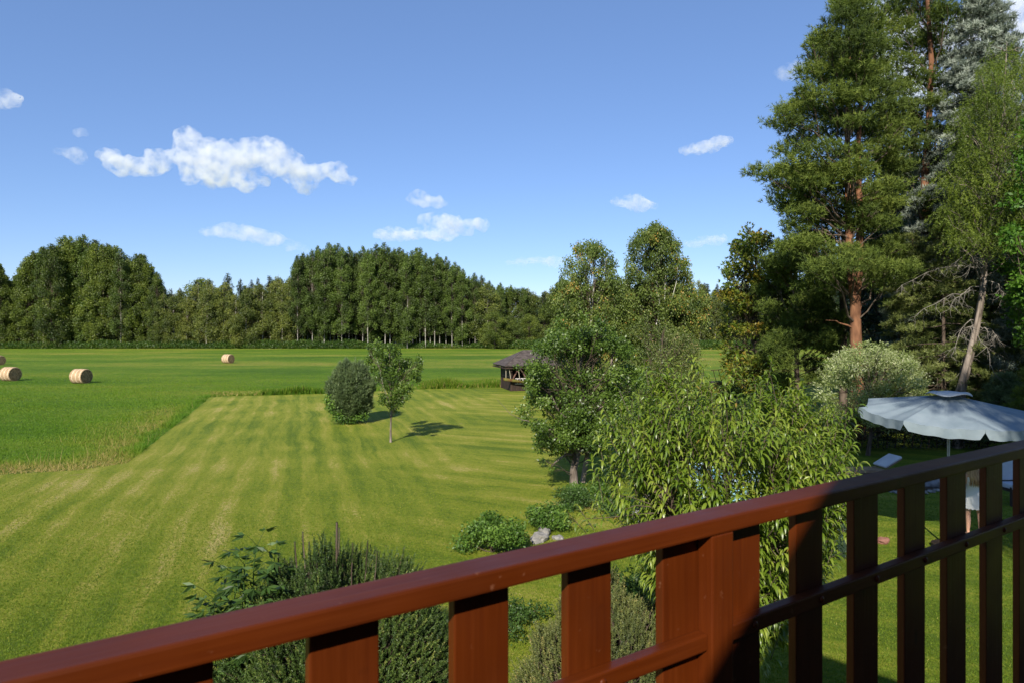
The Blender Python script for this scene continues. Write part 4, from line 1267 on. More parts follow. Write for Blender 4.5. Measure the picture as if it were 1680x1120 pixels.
# ------------------------------------------------------------------ hay bales
def bale_mat():
    m = bpy.data.materials.new('hay'); nt, n, l = nodes_of(m); p = n['Principled BSDF']
    p.inputs['Roughness'].default_value = .9; p.inputs['Specular IOR Level'].default_value = .15
    tc = n.new('ShaderNodeTexCoord'); mp = n.new('ShaderNodeMapping'); mp.inputs['Scale'].default_value = (1.2, 7, 7)
    l.new(tc.outputs['Object'], mp.inputs[0])
    z = n.new('ShaderNodeTexNoise'); z.inputs['Scale'].default_value = 3; z.inputs['Detail'].default_value = 6; l.new(mp.outputs[0], z.inputs[0])
    rp = ramp(n, [(.3, (.24, .15, .075)), (.7, (.52, .38, .23))]); l.new(z.outputs[0], rp.inputs[0])
    sx = n.new('ShaderNodeSeparateXYZ'); l.new(tc.outputs['Object'], sx.inputs[0])
    w = n.new('ShaderNodeMath'); w.operation = 'SINE'; mu = n.new('ShaderNodeMath'); mu.operation = 'MULTIPLY'; mu.inputs[1].default_value = 15.
    l.new(sx.outputs[0], mu.inputs[0]); l.new(mu.outputs[0], w.inputs[0])
    g = n.new('ShaderNodeMapRange'); g.inputs[1].default_value = .75; g.inputs[2].default_value = 1.; l.new(w.outputs[0], g.inputs[0])
    mx = n.new('ShaderNodeMix'); mx.data_type = 'RGBA'; l.new(g.outputs[0], mx.inputs[0]); l.new(rp.outputs[0], mx.inputs[6]); mx.inputs[7].default_value = (.64, .50, .36, 1)
    l.new(mx.outputs[2], p.inputs['Base Color'])
    b = n.new('ShaderNodeBump'); b.inputs['Strength'].default_value = .8; b.inputs['Distance'].default_value = .05
    l.new(z.outputs[0], b.inputs['Height']); l.new(b.outputs[0], p.inputs['Normal'])
    return m
M['hay'] = bale_mat()
M['hay_end'] = surf('hay_end', (.13, .085, .04), (.30, .21, .11), 9, .95, .1, .8, 20)
def make_bale():
    rng = np.random.default_rng(3)
    Rb, Wd = .66, 1.26
    prof = [(-.5, .90), (-.485, .965), (-.45, .99), (-.3, 1.0), (-.1, 1.015), (.1, 1.01), (.3, 1.0), (.45, .99), (.485, .965), (.5, .90)]
    nseg = 48; V = []; F_ = []
    for i, (u, r) in enumerate(prof):
        for k in range(nseg):
            a = 2 * math.pi * k / nseg
            q = Rb * r * (1 + .008 * math.sin(5 * a + u * 9) + .006 * rng.normal())
            zz = max(math.cos(a) * q, -Rb * .94)
            V.append((u * Wd, math.sin(a) * q, zz + Rb * .93))
    for i in range(len(prof) - 1):
        for k in range(nseg):
            F_.append((i * nseg + k, i * nseg + (k + 1) % nseg, (i + 1) * nseg + (k + 1) % nseg, (i + 1) * nseg + k))
    side = np_mesh('rolled_side', np.array(V), np.array(F_), M['hay'], smooth=True)
    ends = Soup()
    for sgn, row in ((-1, 0), (1, len(prof) - 1)):
        for ring in range(7):
            pass
        c = np.array([sgn * .5 * Wd, 0, Rb * .93])
        rings = [np.array(V[row * nseg:(row + 1) * nseg])]
        for f in (.85, .68, .5, .33, .16):
            rr = c + (rings[0] - c) * f; rr[:, 0] += sgn * (.012 if f in (.68, .33) else -.012) ; rings.append(rr)
        VV = np.concatenate(rings); m = len(rings)
        i = np.arange(m - 1)[:, None] * nseg; j = np.arange(nseg)[None, :]; k = (j + 1) % nseg
        Fq = np.stack([i + j, i + k, i + nseg + k, i + nseg + j], -1).reshape(-1, 4)
        VV = np.concatenate([VV, c[None]]); F3 = np.stack([(m - 1) * nseg + np.arange(nseg), (m - 1) * nseg + (np.arange(nseg) + 1) % nseg, np.full(nseg, len(VV) - 1)], -1)
        ends.add(VV, np.full(len(VV), .5), F4=Fq, F3=F3)
    # loose straw ends
    n = 900
    a = rng.uniform(0, 6.28, n); u = rng.uniform(-.5, .5, n)
    P = np.stack([u * Wd, np.sin(a) * Rb, np.maximum(np.cos(a) * Rb, -.6) + Rb * .93], 1)
    ends.blades(P, unit(rand_dirs(rng, n) + np.stack([np.zeros(n), np.sin(a), np.cos(a)], 1) * .5), .07, .012, np.full(n, .5), rng)
    return side, ends.mesh('end_face', M['hay_end'])
b_side, b_end = make_bale()
proto = None
for (px, Y, rz, lab) in ((133, 60., 16, 'right hay bale of the two nearer ones on the left meadow'), (17, 63., 14, 'left hay bale of the two nearer ones cut near the left edge'),
                         (374, 97., 8, 'small far hay bale standing alone in front of the birches'), (-3, 92., 10, 'hay bale mostly hidden by the left picture edge')):
    p = ((px - CX) * Y / F, Y, -.02)
    if proto is None:
        proto = root = empty('hay_bale', p)
        link('rolled_side', b_side, root); link('end_face', b_end, root)
    else:
        root = proto.copy(); COL.objects.link(root)
        for ch in proto.children:
            c = ch.copy(); COL.objects.link(c); c.parent = root
    root.location = p; root.rotation_euler = (0, 0, R(rz - 32)); tag(root, lab, 'hay bale', 'round hay bales on the meadow')

# ------------------------------------------------------------------ gazebo on the far lawn edge
M['wood_dark'] = surf('dark_stained_wood', (.018, .011, .008), (.045, .028, .020), 8, .75, .3, .3, 20, (1, 1, .3))
M['wood_red'] = surf('weathered_red_wood', (.09, .045, .032), (.16, .09, .07), 8, .8, .3, .3, 20, (1, 1, .3))
M['roof_felt'] = surf('brown_roof_felt', (.050, .040, .036), (.095, .078, .070), 4, .9, .2, .5, 20)
M['rope'] = surf('rope', (.42, .38, .28), (.5, .45, .33), 30, .9, .1)
M['moss_log'] = surf('mossy_log', (.10, .045, .02), (.12, .13, .03), 4, .95, .1, .8, 15)
M['white_wood'] = surf('pale_wood', (.34, .32, .30), (.46, .44, .42), 9, .7, .3)
def gazebo():
    Y = 54.
    root = empty('gazebo', ((866 - CX) * Y / F, Y, 0), R(14)); tag(root, 'dark timber gazebo with brown hipped roof half hidden by the fruit tree', 'gazebo')
    w, d = 1.75, 1.6
    m = MB()
    e = 2.35; ez = 1.88; rz = 3.0
    A, B, C_, D_ = (-e, -e * .9, ez), (e, -e * .9, ez), (e, e * .9, ez), (-e, e * .9, ez)
    r1, r2 = (-.35, 0, rz), (.35, 0, rz)
    m.poly([A, B, r2, r1]); m.poly([B, C_, r2]); m.poly([C_, D_, r1, r2]); m.poly([D_, A, r1])
    ro = m.build('roof', M['roof_felt'], root)
    sm = ro.modifiers.new('thick', 'SOLIDIFY'); sm.thickness = .09; sm.offset = -1
    m = MB()
    for (a, b) in ((A, B), (B, C_), (C_, D_), (D_, A)):
        a = Vector(a) - Vector((0, 0, .12)); b = Vector(b) - Vector((0, 0, .12)); m.cyl(a, b, .05, n=6)
    for i in range(11):
        x = -e + .25 + i * (2 * e - .5) / 10; m.box((x - .03, -e * .9 + .02, ez - .13), (x + .03, -e * .9 + .5, ez - .05))
    m.build('rafter_ends', M['wood_dark'], root)
    for (x, y) in ((-w, -d), (w, -d), (w, d), (-w, d)):
        MB().box((x - .07, y - .07, 0), (x + .07, y + .07, 1.95), bev=.01).build('post', M['wood_dark'], root)
    MB().box((-w + .075, d - .03, 0), (w - .075, d + .03, 1.9)).build('back_wall', M['wood_dark'], root)
    MB().box((-w - .03, -d + .075, 0), (-w + .03, d - .075, 1.9)).build('side_wall', M['wood_dark'], root)
    MB().box((-w + .075, -d - .025, 0), (w * .1, -d + .025, .62)).build('parapet', M['wood_dark'], root)
    m = MB()
    for x0, x1 in ((-w + .1, -w + .75), (-w + 1.2, -w + .6), (w * .1, w * .1 - .55), (w * .15, w * .15 + .55)):
        pts = [Vector((x0 + (x1 - x0) * t ** 1.8, -d, .65 + 1.15 * t)) for t in np.linspace(0, 1, 6)]
        for a, b in zip(pts[:-1], pts[1:]): m.cyl(a, b, .06, n=6)
    m.build('curved_brace', M['wood_red'], root)
    m = MB(); m.box((-w + .3, -d - .07, .92), (.9, -d - .03, .99)); m.box((-w + .3, -d - .07, .52), (.9, -d - .03, .58))
    for i in range(11): x = -w + .45 + i * .21; m.box((x, -d - .075, .58), (x + .06, -d - .035, .92))
    m.build('railing', M['white_wood'], root)
    MB().box((.95, -d - .5, 0), (1.75, -d - .2, 1.5), bev=.02).build('door', M['wood_red'], root)
    MB().box((-w, -d, .0), (w, d, .12)).build('floor', M['wood_dark'], root)
    sw = empty('hanging_log', (0, 0, 0)); 
    sw.parent = None
    sw.location = root.matrix_world @ Vector((0, 0, 0))
    sw.location = root.location; sw.rotation_euler = root.rotation_euler
    tag(sw, 'mossy log hung on pale ropes from the gazebo eaves', 'hanging log')
    m = MB()
    for x in (-2.25, -2.0, -1.3): m.cyl((x, -1.95, 1.80), (x + (.12 if x > -2.2 else 0), -1.95, .98), .018, n=6)
    m.build('ropes', M['rope'], sw)
    m = MB(); m.cyl((-2.45, -1.95, .95), (-.6, -2.0, .66), .12, .1, n=10); m.build('log', M['moss_log'], sw, True)
gazebo()

# brick barbecue with metal rack, seen between peach and chestnut
M['brick'] = surf('red_brick', (.22, .07, .05), (.34, .15, .11), 12, .9, .2, .5, 30)
M['iron'] = surf('rusty_iron', (.02, .015, .012), (.05, .03, .02), 10, .6, .4, metal=.5)
def barbecue():
    Y = 45.
    root = empty('brick_barbecue', ((1180 - CX) * Y / F, Y, 0)); tag(root, 'red brick barbecue with dark metal rack beyond the peach tree', 'barbecue')
    m = MB()
    for k in range(16):
        for i in range(4):
            x = -.55 + i * .28 + (.07 if k % 2 else 0); m.box((x, -.3, k * .075), (x + .265, .3, k * .075 + .068), bev=.004)
    m.build('brick_base', M['brick'], root)
    MB().box((-.62, -.36, 1.2), (.72, .36, 1.27), bev=.01).build('top_slab', M['roof_felt'], root)
    m = MB()
    m.cyl((-.55, 0, 2.0), (.25, 0, 2.05), .025)
    for x in (-.4, -.05, .22): m.cyl((x, 0, 2.02), (x + .2, 0, 1.27), .022)
    m.build('metal_rack', M['iron'], root)
barbecue()

# ------------------------------------------------------------------ small garden pool, rocks
M['pool_blue'] = surf('pool_liner', (.20, .45, .60), (.32, .58, .70), 2, .35, .5)
M['pool_white'] = surf('pool_rim', (.34, .46, .52), (.42, .54, .60), 3, .4, .5)
def water_mat():
    m = bpy.data.materials.new('pool_water'); nt, n, l = nodes_of(m); p = n['Principled BSDF']
    p.inputs['Base Color'].default_value = (.20, .48, .62, 1); p.inputs['Roughness'].default_value = .06
    tc = n.new('ShaderNodeTexCoord'); z = n.new('ShaderNodeTexNoise'); z.inputs['Scale'].default_value = 5; l.new(tc.outputs['Object'], z.inputs[0])
    b = n.new('ShaderNodeBump'); b.inputs['Strength'].default_value = .3; b.inputs['Distance'].default_value = .05; l.new(z.outputs[0], b.inputs['Height']); l.new(b.outputs[0], p.inputs['Normal'])
    return m
def pool():
    root = empty('garden_pool', (5.85, 19.6, 0)); tag(root, 'round light blue garden pool glimpsed through the peach leaves', 'pool')
    m = MB(); m.cyl((0, 0, 0), (0, 0, .50), 1.2, n=48); m.build('wall', M['pool_blue'], root, False)
    bm = bmesh.new(); me = bpy.data.meshes.new('rim')
    s = Soup(); a = np.linspace(0, 2 * math.pi, 49)
    s.tube(np.stack([np.cos(a) * 1.21, np.sin(a) * 1.21, np.full(49, .52)], 1), .085, 10)
    link('rim', s.mesh('rim', M['pool_white'], True), root); bm.free()
    m = MB(); m.cyl((0, 0, .50), (0, 0, .515), 1.15, n=48); m.build('water', water_mat(), root)
    m = MB()
    for i in range(12):
        t = i * math.pi / 6; m.cyl((math.cos(t) * 1.25, math.sin(t) * 1.25, 0), (math.cos(t) * 1.25, math.sin(t) * 1.25, .5), .025, n=8)
    m.build('support_legs', M['pool_white'], root)
pool()

M['rock_pale'] = surf('pale_rock', (.15, .145, .13), (.30, .28, .25), 5, .9, .2, .7, 16)
M['rock_red'] = surf('red_rock', (.15, .065, .045), (.24, .12, .09), 6, .9, .2, .6, 16)
M['rock_grey'] = surf('grey_rock', (.12, .12, .12), (.27, .26, .26), 5, .9, .2, .7, 16)
def rock(p, sx, sy, sz, mat, label, seed, group=None):
    bm = bmesh.new(); bmesh.ops.create_icosphere(bm, subdivisions=3, radius=1.0)
    off = Vector((seed * 3.1, seed * 1.7, seed * .9))
    for v in bm.verts:
        n1 = mnoise.noise(v.co * 1.1 + off) * .45 + mnoise.noise(v.co * 2.7 + off) * .18
        v.co = Vector((v.co.x * sx, v.co.y * sy, v.co.z * sz)) * (1 + n1)
        v.co.z = max(v.co.z, -sz * .5)
    me = bpy.data.meshes.new('rock'); bm.to_mesh(me); bm.free(); me.materials.append(mat)
    o = link('rock', me); o.location = (p[0], p[1], sz * .42); o.rotation_euler = (0, 0, seed)
    tag(o, label, 'rock', group); return o
rock(gnd(884, 886), .24, .18, .13, M['rock_pale'], 'broad pale rock above the rail', 1)
rock(gnd(893, 876), .16, .13, .12, M['rock_pale'], 'smaller pale rock behind the broad one', 2)
rock(gnd(915, 884), .12, .1, .07, M['rock_pale'], 'flat small pale rock right of the broad one', 3)
for i, (px, py, sx, sz) in enumerate(((1062, 838, .3, .3), (1050, 852, .25, .22), (1078, 850, .28, .22), (1088, 862, .2, .16))):
    rock(gnd(px, py), sx, sx * .8, sz, M['rock_grey'], 'grey stone in the heap behind the peach tree', 10 + i, 'grey stones behind the peach tree')
rock(gnd(1358, 848), .16, .13, .1, M['rock_red'], 'reddish stone above the juniper ball', 20)
rock(gnd(1392, 872), .14, .13, .1, M['rock_red'], 'reddish stone right of the juniper ball', 21)
rock(gnd(1447, 890), .13, .12, .1, M['rock_red'], 'reddish stone lying alone on the lawn between dark slats', 22)
rock(gnd(1390, 905), .18, .13, .05, M['rock_red'], 'flat reddish stone at the foot of the juniper ball', 23)
for i, px in enumerate(range(1462, 1600, 11)):
    py = np.interp(px, [1462, 1492, 1560, 1600], [806, 813, 801, 798])
    rock(gnd(px, py), .11, .09, .05, M['rock_pale'], 'small pale edging stone of the bed under the parasol', 30 + i, 'pale edging stones of the bed')
rock(gnd(1526, 797), .28, .2, .26, M['log'] if 'log' in M else M['rock_grey'], 'brown boulder on the bed in front of the lounger', 50)

# bed behind the edging: dark soil
bm = bmesh.new()
pts = [gnd(1455, 803), gnd(1492, 811), gnd(1560, 800), gnd(1610, 797), gnd(1610, 772), gnd(1400, 772)]
bm.faces.new([bm.verts.new((p.x, p.y, .012)) for p in pts]); me = bpy.data.meshes.new('garden_bed'); bm.to_mesh(me); bm.free()
me.materials.append(surf('soil', (.03, .02, .014), (.08, .055, .035), 4, .95, .1, .8, 14))
tag(link('garden_bed', me), 'bed of dark soil behind the edging stones', 'garden bed', kind='structure')
M['log'] = surf('cut_logs', (.12, .075, .045), (.25, .17, .11), 8, .85, .2, .5, 20)
for i, px in enumerate((1500, 1547)):
    p = gnd(px, 796)
    m = MB(); m.cyl((p.x, p.y, 0), (p.x + .02, p.y, .36), .14, .13, 14)
    o = m.build('tree_stump', M['log']); tag(o, ('left' if i == 0 else 'right') + ' short cut stump beside the brown boulder', 'stump')

# ------------------------------------------------------------------ parasol
def cloth_mat(name, c1, c2, tr=.25):
    m = bpy.data.materials.new(name); nt, n, l = nodes_of(m); p = n['Principled BSDF']
    p.inputs['Roughness'].default_value = .75; p.inputs['Specular IOR Level'].default_value = .2
    tc = n.new('ShaderNodeTexCoord'); z = n.new('ShaderNodeTexNoise'); z.inputs['Scale'].default_value = 2.5; z.inputs['Detail'].default_value = 4; l.new(tc.outputs['Object'], z.inputs[0])
    rp = ramp(n, [(.35, c1), (.65, c2)]); l.new(z.outputs[0], rp.inputs[0]); l.new(rp.outputs[0], p.inputs['Base Color'])
    wv = n.new('ShaderNodeTexNoise'); wv.inputs['Scale'].default_value = 9; l.new(tc.outputs['Object'], wv.inputs[0])
    b = n.new('ShaderNodeBump'); b.inputs['Strength'].default_value = .25; b.inputs['Distance'].default_value = .03; l.new(wv.outputs[0], b.inputs['Height']); l.new(b.outputs[0], p.inputs['Normal'])
    t = n.new('ShaderNodeBsdfTranslucent'); l.new(rp.outputs[0], t.inputs[0])
    mx = n.new('ShaderNodeMixShader'); mx.inputs[0].default_value = tr
    l.new(p.outputs[0], mx.inputs[1]); l.new(t.outputs[0], mx.inputs[2]); l.new(mx.outputs[0], n['Material Output'].inputs[0])
    return m
M['canvas'] = cloth_mat('parasol_canvas', (.165, .21, .235), (.21, .255, .28), .08)
M['alu'] = surf('painted_pole', (.30, .30, .28), (.36, .36, .33), 5, .4, .5, metal=.3)
def parasol():
    cx, cy = 9.27, 14.5
    root = empty('parasol', (cx, cy, 0)); tag(root, 'large pale blue-grey octagonal parasol over the garden seats', 'parasol')
    Rr, z0, ax, ay, apex = 1.75, 2.893, .0, .083, 3.28
    th = [R(-13 + 45 * k) for k in range(8)]
    def corner(k): a = th[k % 8]; return Vector((Rr * math.sin(a), -Rr * math.cos(a), 0))
    def zrim(p): return z0 + ax * p.x + ay * p.y
    NU, NV = 14, 12
    V = []; F_ = []
    for k in range(8):
        a, b = corner(k), corner(k + 1)
        base = len(V)
        for j in range(NV + 1):
            v = .045 + (1 - .045) * j / NV
            for i in range(NU + 1):
                u = i / NU
                rim = a.lerp(b, u)
                # hollow edge between ribs, gentle sag and radial tension folds
                sag = 4 * u * (1 - u)
                rim2 = rim * (1 - .03 * sag)
                p = rim2 * v
                zz = apex - .04 + (zrim(rim) - apex + .04) * (v ** 1.03) - .075 * sag * v * (1 - .15 * v)
                zz += (.045 * v * (1 - v) + .012 * v) * math.sin(u * math.pi * 6 + k) * (1 - abs(2 * u - 1)) ** .5
                V.append((p.x, p.y, zz))
        for j in range(NV):
            for i in range(NU):
                q = base + j * (NU + 1) + i; F_.append((q, q + NU + 1, q + NU + 2, q + 1))
    me = np_mesh('canopy', np.array(V), np.array(F_), M['canvas'], smooth=True)
    canopy = link('canopy', me, root)
    # hanging valance with notches at the ribs
    V = []; F_ = []
    for k in range(8):
        a, b = corner(k), corner(k + 1); base = len(V); N = 16
        for i in range(N + 1):
            u = i / N; rim = a.lerp(b, u); sag = 4 * u * (1 - u); p = rim * (1 - .03 * sag)
            ztop = apex - .04 + (zrim(rim) - apex + .04) - .075 * sag * .85 + .012 * math.sin(u * math.pi * 6 + k) * (1 - abs(2 * u - 1)) ** .5
            drop = .19 * (1 if .06 < u < .94 else .35)
            out = 1 + .012 * math.sin(u * 22 + k)
            V += [(p.x, p.y, ztop), (p.x * out, p.y * out, ztop - drop)]
        for i in range(N):
            q = base + 2 * i; F_.append((q, q + 1, q + 3, q + 2))
    link('valance', np_mesh('valance', np.array(V), np.array(F_), M['canvas'], smooth=True), canopy)
    # vent cap
    V = [(0, 0, apex + .05)]; N = 48
    for j, (r, dz) in enumerate(((.15, .035), (.30, .0), (.43, -.045))):
        for i in range(N):
            a = 2 * math.pi * i / N; w = .03 * j * (.5 + .5 * math.sin(4 * a + 1)) * (j / 2)
            V.append((r * math.sin(a), -r * math.cos(a), apex + dz + w + ax * r * math.sin(a)))
    F3 = [(0, 1 + i, 1 + (i + 1) % N) for i in range(N)]; F4 = []
    for j in range(2):
        for i in range(N):
            F4.append((1 + j * N + i, 1 + (j + 1) * N + i, 1 + (j + 1) * N + (i + 1) % N, 1 + j * N + (i + 1) % N))
    M['vent'] = cloth_mat('parasol_vent_canvas', (.42, .44, .43), (.50, .52, .50), .1)
    vo = link('vent_cap', np_mesh('vent_cap', np.array(V), [np.array(F4), np.array(F3)], M['vent'], smooth=True), canopy)
    vo.modifiers.new('thick', 'SOLIDIFY').thickness = .006
    MB().cyl((0, 0, 0), (0, 0, apex - .02), .027, n=14).build('pole', M['alu'], root, True)
    for k in range(8):
        c = corner(k); e = Vector((c.x * .985, c.y * .985, zrim(c) - .035))
        rib = MB().cyl((0, 0, apex - .09), e, .011, n=6).build('rib', M['alu'], root)
        MB().cyl((0, 0, 2.45), Vector((0, 0, apex - .09)).lerp(e, .5), .009, n=6).build('strut', M['alu'], rib)
    MB().cyl((0, 0, 2.38), (0, 0, 2.5), .045, n=14).build('runner_hub', M['alu'], root)
    MB().cyl((0, 0, 0), (0, 0, .08), .32, n=24).cyl((0, 0, .08), (0, 0, .4), .04, n=12).build('base', M['iron'], root)
parasol()

# ------------------------------------------------------------------ sun lounger and cushioned bench
M['white_pad'] = cloth_mat('white_cushion', (.45, .45, .44), (.52, .52, .50), .0)
M['grey_pad'] = cloth_mat('grey_cushion', (.36, .39, .44), (.43, .46, .51), .0)
M['teak'] = surf('weathered_teak', (.16, .10, .06), (.30, .21, .13), 6, .7, .3, .3, 25, (.3, 1, 1))
def lounger():
    Y = 21.2
    root = empty('sun_lounger', ((1436 - CX) * Y / F, Y, 0), R(8)); tag(root, 'wooden sun lounger with raised white cushion near the bed', 'sun lounger')
    MB().box((-1.25, -.33, .27), (.25, -.27, .33)).box((-1.25, .27, .27), (.25, .33, .33)).build('frame', M['teak'], root)
    m = MB()
    for i in range(14): m.box((-1.23 + i * .1, -.265, .325), (-1.155 + i * .1, .265, .345))
    m.build('slat_bed', M['teak'], root)
    for x in (-1.15, .15):
        for y in (-.3, .3): MB().box((x - .03, y - .028, 0), (x + .03, y + .028, .268)).build('leg', M['teak'], root)
    T = Matrix.Translation((.18, 0, .36)) @ Matrix.Rotation(R(-28), 4, 'Y')
    MB().box((0, -.28, .0), (.60, .28, .03), mat=T).build('backrest', M['teak'], root)
    c = MB().box((-.02, -.29, .033), (.62, .29, .105), mat=T, bev=.03).build('cushion', M['white_pad'], root, True)
lounger()

def bench():
    Y = 18.2
    root = empty('garden_bench', ((1682 - CX) * Y / F, Y, 0), R(6)); tag(root, 'garden bench with pale grey cushions behind the right slats', 'bench')
    for x in (-.62, .62):
        for y in (-.25, .25): MB().box((x - .03, y - .03, 0), (x + .03, y + .03, .5 if y < 0 else 1.15), bev=.005).build('leg', M['wood_dark'], root)
    m = MB(); m.box((-.66, -.3, .38), (.66, .2, .44)); m.build('seat', M['wood_dark'], root)
    m = MB()
    for z in (.55, .75, .95): m.box((-.6, .225, z), (.6, .245, z + .1))
    m.build('backrest', M['wood_dark'], root)
    MB().box((-.64, -.33, .445), (.64, .12, .585), bev=.035).build('seat_cushion', M['grey_pad'], root, True)
    MB().box((-.64, .10, .60), (.64, .215, 1.2), mat=Matrix.Rotation(R(-4), 4, 'X'), bev=.035).build('back_cushion', M['grey_pad'], root, True)
bench()

# ------------------------------------------------------------------ person seen from behind
def person():
    Y = 15.4
    root = empty('person', ((1598 - CX) * Y / F, Y, 0), R(-6))
    tag(root, 'person seen from behind with long fair hair and a white lace dress on the lawn', 'person')
    M['skin'] = surf('skin', (.50, .27, .17), (.56, .31, .21), 6, .55, .4)
    bm = bmesh.new(); sk = []
    def v(p, r): x = bm.verts.new(p); sk.append(r); return x
    # facing +y (away from the camera)
    pel = v((0, 0, .90), .135); ab = v((0, .0, 1.04), .115); ch = v((0, 0, 1.22), .13); nk = v((0, -.01, 1.42), .055); hd0 = v((0, .01, 1.50), .075); hd = v((0, .02, 1.58), .085); ht = v((0, .01, 1.64), .065)
    for a, b in ((pel, ab), (ab, ch), (ch, nk), (nk, hd0), (hd0, hd), (hd, ht)): bm.edges.new((a, b))
    for s in (-1, 1):
        hp = v((s * .09, 0, .84), .095); th = v((s * .115, .01, .66), .075); kn = v((s * .125, .015, .46), .052); cf = v((s * .127, -.015, .33), .055); an = v((s * .13, 0, .09), .034); he = v((s * .13, -.03, .04), .032); to = v((s * .145, .15, .025), .026)
        bm.edges.new((pel, hp)); bm.edges.new((hp, th)); bm.edges.new((th, kn)); bm.edges.new((kn, cf)); bm.edges.new((cf, an)); bm.edges.new((an, he)); bm.edges.new((he, to))
        sh = v((s * .165, -.01, 1.36), .055); el = v((s * .24, -.02, 1.10), .04); wr = v((s * .20, .14, .93), .028); pm = v((s * .18, .20, .90), .028)
        bm.edges.new((ch, sh)); bm.edges.new((sh, el)); bm.edges.new((el, wr)); bm.edges.new((wr, pm))
        for f in range(4):
            k1 = v((s * (.205 - .017 * f), .245, .885 - .004 * f), .009); k2 = v((s * (.203 - .017 * f), .272 + .004 * (f in (1, 2)), .868), .008)
            bm.edges.new((pm, k1)); bm.edges.new((k1, k2))
        t1 = v((s * .150, .21, .90), .011); t2 = v((s * .138, .24, .89), .009); bm.edges.new((pm, t1)); bm.edges.new((t1, t2))
    me = bpy.data.meshes.new('body'); bm.to_mesh(me); bm.free()
    o = link('body', me, root)
    o.modifiers.new('skin', 'SKIN')
    for i, r in enumerate(sk): me.skin_vertices[0].data[i].radius = (r, r)
    me.skin_vertices[0].data[0].use_root = True
    sb = o.modifiers.new('sub', 'SUBSURF'); sb.levels = sb.render_levels = 2
    me.materials.append(M['skin'])
    dg = bpy.context.evaluated_depsgraph_get(); dg.update()
    me2 = bpy.data.meshes.new_from_object(o.evaluated_get(dg)); o.modifiers.clear(); me2.name = 'body'; o.data = me2
    if not me2.materials: me2.materials.append(M['skin'])
    for p in me2.polygons: p.use_smooth = True
    # face: nose, ears
    f = MB(); f.sphere((0, .115, 1.56), .016, (.8, 1.2, 1.3)); f.sphere((-.085, .01, 1.565), .022, (.4, .8, 1.2)); f.sphere((.085, .01, 1.565), .022, (.4, .8, 1.2)); f.sphere((0, .10, 1.525), .02, (1.3, .5, .35))
    f.build('face', M['skin'], o, True)
    MB().sphere((-.032, .095, 1.585), .011).sphere((.032, .095, 1.585), .011).build('eyes', M['iron'], o, True)
    # dress, scalloped hem
    prof = [(.60, .235, .20), (.64, .232, .195), (.75, .215, .18), (.88, .195, .165), (1.0, .165, .14), (1.08, .158, .135), (1.2, .175, .15), (1.3, .185, .145), (1.38, .15, .11), (1.42, .09, .085)]
    N = 72; V = []
    for j, (z, rx, ry) in enumerate(prof):
        for i in range(N):
            a = 2 * math.pi * i / N
            fold = 1 + (.03 * math.sin(11 * a) + .015 * math.sin(23 * a + 1)) * max(0, (1.05 - z) / .45)
            zz = z - (-.018 * abs(math.sin(9 * a)) if j == 0 else 0)
            V.append((rx * fold * math.cos(a), ry * fold * math.sin(a), zz))
    j = np.arange(len(prof) - 1)[:, None] * N; i = np.arange(N)[None, :]; k = (i + 1) % N
    Fq = np.stack([j + i, j + k, j + N + k, j + N + i], -1).reshape(-1, 4)
    M['lace'] = cloth_mat('white_lace', (.70, .70, .68), (.85, .85, .83), .15)
    dr = link('dress', np_mesh('dress', np.array(V), Fq, M['lace'], smooth=True), root)
    # hair: many fine locks over the head and down the back
    s = Soup(); rng = np.random.default_rng(2)
    for q in range(260):
        a = rng.uniform(-2.5, 2.5) - math.pi / 2      # around the back of the head
        h0 = np.array([.03 * math.cos(a), .03 * math.sin(a), 1.695])
        h1 = np.array([.105 * math.cos(a), .02 + .105 * math.sin(a), 1.60]); h2 = np.array([.11 * math.cos(a), .0 + .105 * math.sin(a), 1.48])
        end = np.array([.16 * math.cos(a) * rng.uniform(.6, 1), -.03 + .16 * min(math.sin(a), .2) * rng.uniform(.9, 1.25), rng.uniform(1.10, 1.24)])
        mid = np.array([.15 * math.cos(a), -.02 + .15 * min(math.sin(a), .25), 1.36])
        s.tube([h0, (h0 + h1) / 2 + [0, 0, .035], h1, h2, mid, (mid + end) / 2 + rng.normal(size=3) * .008, end], [.004, .011, .014, .014, .013, .010, .002], 5, rng.random())
    M['hair'] = leaf_mat('fair_hair', [(0, (.20, .10, .04)), (.5, (.42, .24, .10)), (1, (.60, .40, .20))], 0.0, .45, .5)
    link('hair', s.mesh('hair', M['hair'], True), root)
person()

